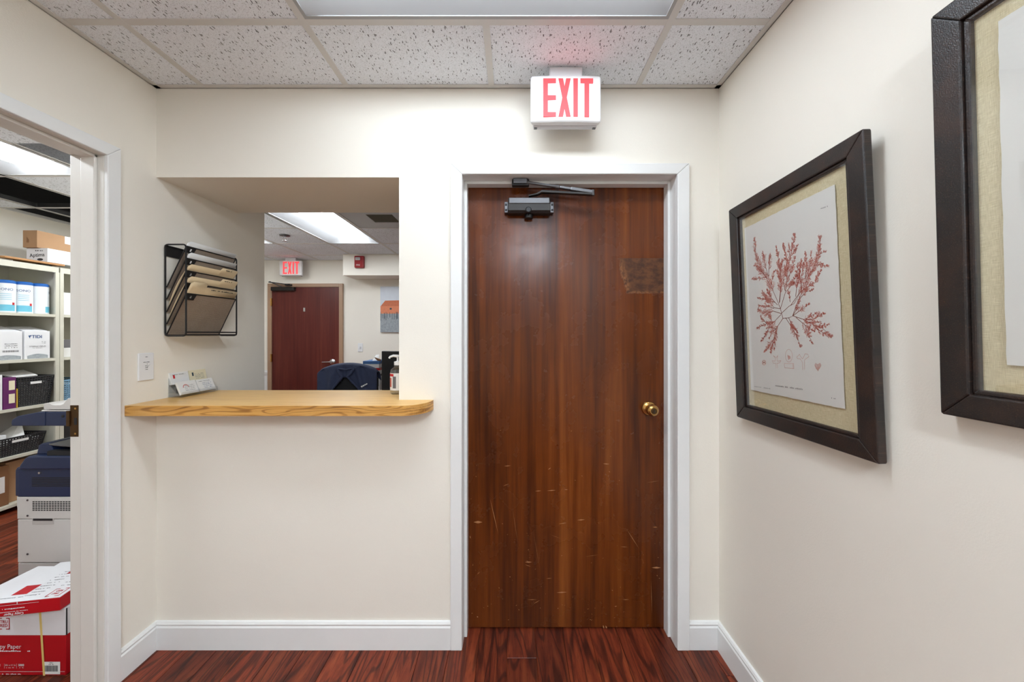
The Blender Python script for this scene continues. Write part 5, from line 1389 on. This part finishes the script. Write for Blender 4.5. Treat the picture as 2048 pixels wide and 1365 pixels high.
# ---- desk, monitor, stacked papers
dk = thing('reception_desk', (-.6, 3.3, 0), 'walnut desk behind the counter carrying monitor and label printer', 'desk')
MB().box(-1.6, .4, 3.0, 3.6, .71, .74).build('desk_top', M['desk'], dk, bevel=.004)
for x in (-1.58, .35): MB().box(x, x + .03, 3.02, 3.58, 0, .71).build('desk_panel', M['desk'], dk)
MB().box(-1.55, .35, 3.54, 3.56, .2, .71).build('modesty_panel', M['desk'], dk)
mo = thing('monitor', (0, 0, 0), 'black computer monitor on the reception desk at the opening edge', 'monitor')
MB().box(0, .5, 0, .03, .12, .46).build('monitor_housing', M['black_plastic'], mo, bevel=.006)
MB().box(.015, .485, -.0012, .001, .14, .448).build('screen', M['slot'], mo)
MB().box(.23, .27, .03, .06, .01, .3).build('stand_neck', M['black_plastic'], mo, bevel=.004)
MB().box(.14, .36, -.04, .14, 0, .012).build('stand_foot', M['black_plastic'], mo, bevel=.004)
mo.location = (PX(761, 3.1), 3.12, .7402); mo.rotation_euler = (0, 0, -.25)
YK = 3.12
bxL, bxR = PX(726, YK), PX(760, YK)
lp = thing('label_printer', ((bxL + bxR) / 2, 3.2, .74), 'white label printer with black panel between chair and monitor', 'printer')
MB().box(bxL - .02, bxR - .001, YK, YK + .2, .7402, PZ(753, YK)).build('printer_body', M['boxwhite'], lp, bevel=.006)
MB().box(PX(744, YK), bxR - .012, YK - .002, YK + .004, PZ(773, YK), PZ(756, YK)).build('panel', M['slot'], lp)
s_ = MB(); mt = basis((1, 0, 0), (0, 0, 1), (PX(747, YK), YK - .002, PZ(765, YK)))
for i in range(3): scribble(s_, mt, 0, .018 - .016 * i, .04, .005, .0006, i)
o = s_.build('panel_print', M['white_plastic'], lp); o['kind'] = 'stuff'
zs = PZ(753, YK) + .0004
for nm, pyt, mat_, lab, cat, dx in (('document_tray', 749, 'black_plastic', 'black document tray on top of the label printer', 'tray', 0), ('binder', 741.5, 'boxwhite', 'white binder lying in the black document tray', 'binder', -.005), ('red_folder', 736.5, 'red_card', 'red folder in the stack beside the monitor', 'folder', .0), ('binder', 728.5, 'boxwhite', 'white binder directly under the blue book', 'binder', -.012), ('book', 722.5, 'blue_book', 'blue book on top of the stack beside the monitor', 'book', .0)):
    zt = PZ(pyt, YK)
    o = MB().box(bxL + dx, bxR - .002 + dx * .3, YK - .004, YK + .2, zs, zt - .0004).build(nm, M[mat_], bevel=.002); tag(o, lab, cat, 'stack beside the monitor')
    zs = zt
    if nm == 'book': text('BOOK', .001, M['paper'], o, basis((1, 0, 0), (0, 0, 1), (bxR - .05, YK - .0045, zt - .013))) if False else None
o = MB().add([(PX(742, YK), YK + .03, zs + .0005), (PX(754, YK), YK + .03, zs + .0005), (PX(751, YK), YK + .09, zs + .05), (PX(744, YK), YK + .09, zs + .045)], [(0, 1, 2, 3)]).build('folded_note', M['paper'], solid=.002); tag(o, 'folded white note standing on the blue book', 'paper')
o = MB().prism_y([(PX(748, YK), zs + .03), (PX(751, YK), zs + .016), (PX(755, YK), zs + .0006), (PX(760, YK), zs + .0006), (PX(760, YK), zs + .012)], YK + .005, YK + .028).build('wooden_wedge', M['kraft_dark']); tag(o, 'small brown wedge on the blue book by the monitor', 'wedge')

# ---- office chair with jacket
XC, YCH = PX(692.5, 2.6), 2.6
oc = thing('office_chair', (XC, 2.85, 0), 'black office chair under the navy jacket behind the counter', 'chair')
def rrect(w, h, r, n=6):
    pts = []
    for sx_, sy_, a0 in ((1, -1, -90), (1, 1, 0), (-1, 1, 90), (-1, -1, 180)):
        for i in range(n + 1):
            a = math.radians(a0 + 90 * i / n); pts.append((sx_ * (w / 2 - r) + r * math.cos(a), sy_ * (h / 2 - r) + r * math.sin(a)))
    return pts
MB().prism_y([(XC + a, .86 + b) for a, b in rrect(.41, .50, .12)], YCH + .03, YCH + .09).build('backrest', M['black_fabric'], oc, bevel=.02, segs=3)
MB().prism_z([(XC + a, 2.87 + b) for a, b in rrect(.46, .46, .1)], .44, .52).build('seat', M['black_fabric'], oc, bevel=.025, segs=3)
MB().tube([(XC, YCH + .08, .75), (XC, YCH + .04, .55), (XC, YCH + .1, .42), (XC, 2.85, .42)], .02, 8).build('back_bracket', M['black_plastic'], oc)
MB().lathe([(.03, .08), (.03, .25), (.02, .25), (.02, .43)], 14, Matrix.Translation((XC, 2.85, 0))).build('gas_column', M['black_metal'], oc)
for k in range(5):
    a = 2 * math.pi * k / 5 + .3; e = (XC + .28 * math.cos(a), 2.85 + .28 * math.sin(a))
    MB().tube([(XC, 2.85, .11), (e[0], e[1], .075)], [.028, .016], 8).build('base_leg', M['black_plastic'], oc)
    MB().lathe([(.026, -.012), (.026, .012)], 14, Matrix.Translation((e[0], e[1], .0275)) @ Matrix.Rotation(a, 4, 'Z') @ Matrix.Rotation(math.pi / 2, 4, 'X')).build('caster', M['black_plastic'], oc)
jk = thing('jacket', (XC, YCH, .8), 'navy jacket draped over the office chair back', 'jacket')
def crest(x):
    t = abs(x) / .215
    return 1.137 - .052 * t ** 2.2 - (.12 * max(0, t - .86) ** 1.2 if t > .86 else 0)
nu, nv = 44, 34
def jpt(i, j):
    u = -1 + 2 * i / nu; x = u * .214; v = j / nv
    top = crest(x)
    if v < .72:
        s = v / .72; z = .78 + (top - .014 - .78) * s
        y = YCH + .012 - .012 * (1 - s)
        # hanging folds fan out from the collar
        f = math.sin(u * 9 + (1 - s) * 2.2 * (1 if u > 0 else -1)) * .009 * (1 - s * .6) + math.sin(u * 19 + s * 7 + math.sin(u * 5)) * .0045 + .011 * math.exp(-((abs(u) - .34 - .5 * (1 - s)) / .07) ** 2)
        y -= f + .02 * (1 - u * u) * .4
    else:
        s = (v - .72) / .28; a = math.pi * s
        z = top - .014 + .014 * math.sin(a) if s < .5 else top - .014 + .014 * math.sin(a) - .12 * (s - .5)
        y = YCH + .06 - .048 * math.cos(a)
        y -= .008 * (1 - u * u) * (1 - s)
    return (XC + x * (1 + .02 * (1 - v)), y, z)
m = MB(); vs = [jpt(i, j) for i in range(nu + 1) for j in range(nv + 1)]; fs = []
for i in range(nu):
    for j in range(nv):
        q = (i * (nv + 1) + j, (i + 1) * (nv + 1) + j, (i + 1) * (nv + 1) + j + 1, i * (nv + 1) + j + 1)
        c = [sum(vs[k][a] for k in q) / 4 for a in range(3)]
        if j / nv < .72 and c[2] < 1.036 and abs(c[0] - XC + .005) < .015 + (1.036 - c[2]) * .85: continue
        fs.append(q)
m.add(vs, fs)
m.build('jacket_shell', M['navy_fabric'], jk, smooth=True, solid=.006)
for s in (-1, 1):
    MB().tube([(XC + s * .06, YCH - .008, 1.098), (XC + s * .04, YCH - .018, 1.068), (XC + s * .018, YCH - .02, 1.042), (XC + s * .045, YCH - .016, 1.01), (XC + s * .09, YCH - .01, .96), (XC + s * .13, YCH - .006, .88)], [.008, .012, .010, .008, .007, .006], 8).build('collar_edge', M['navy_fabric'], jk, smooth=True)
MB().tube([(XC - .055, YCH - .012, 1.10), (XC, YCH - .018, 1.092), (XC + .055, YCH - .012, 1.10)], .005, 8).build('collar_seam', M['navy_fabric'], jk, smooth=True)
s_ = MB(); ml = basis((.86, 0, .5), (-.5, 0, .86), (PX(722, 2.57), YCH - .022, PZ(776, 2.57)))
scribble(s_, ml, 0, 0, .05, .011, .0, 11); o = s_.build('jacket_logo', M['paper'], jk, solid=.001); o['kind'] = 'stuff'
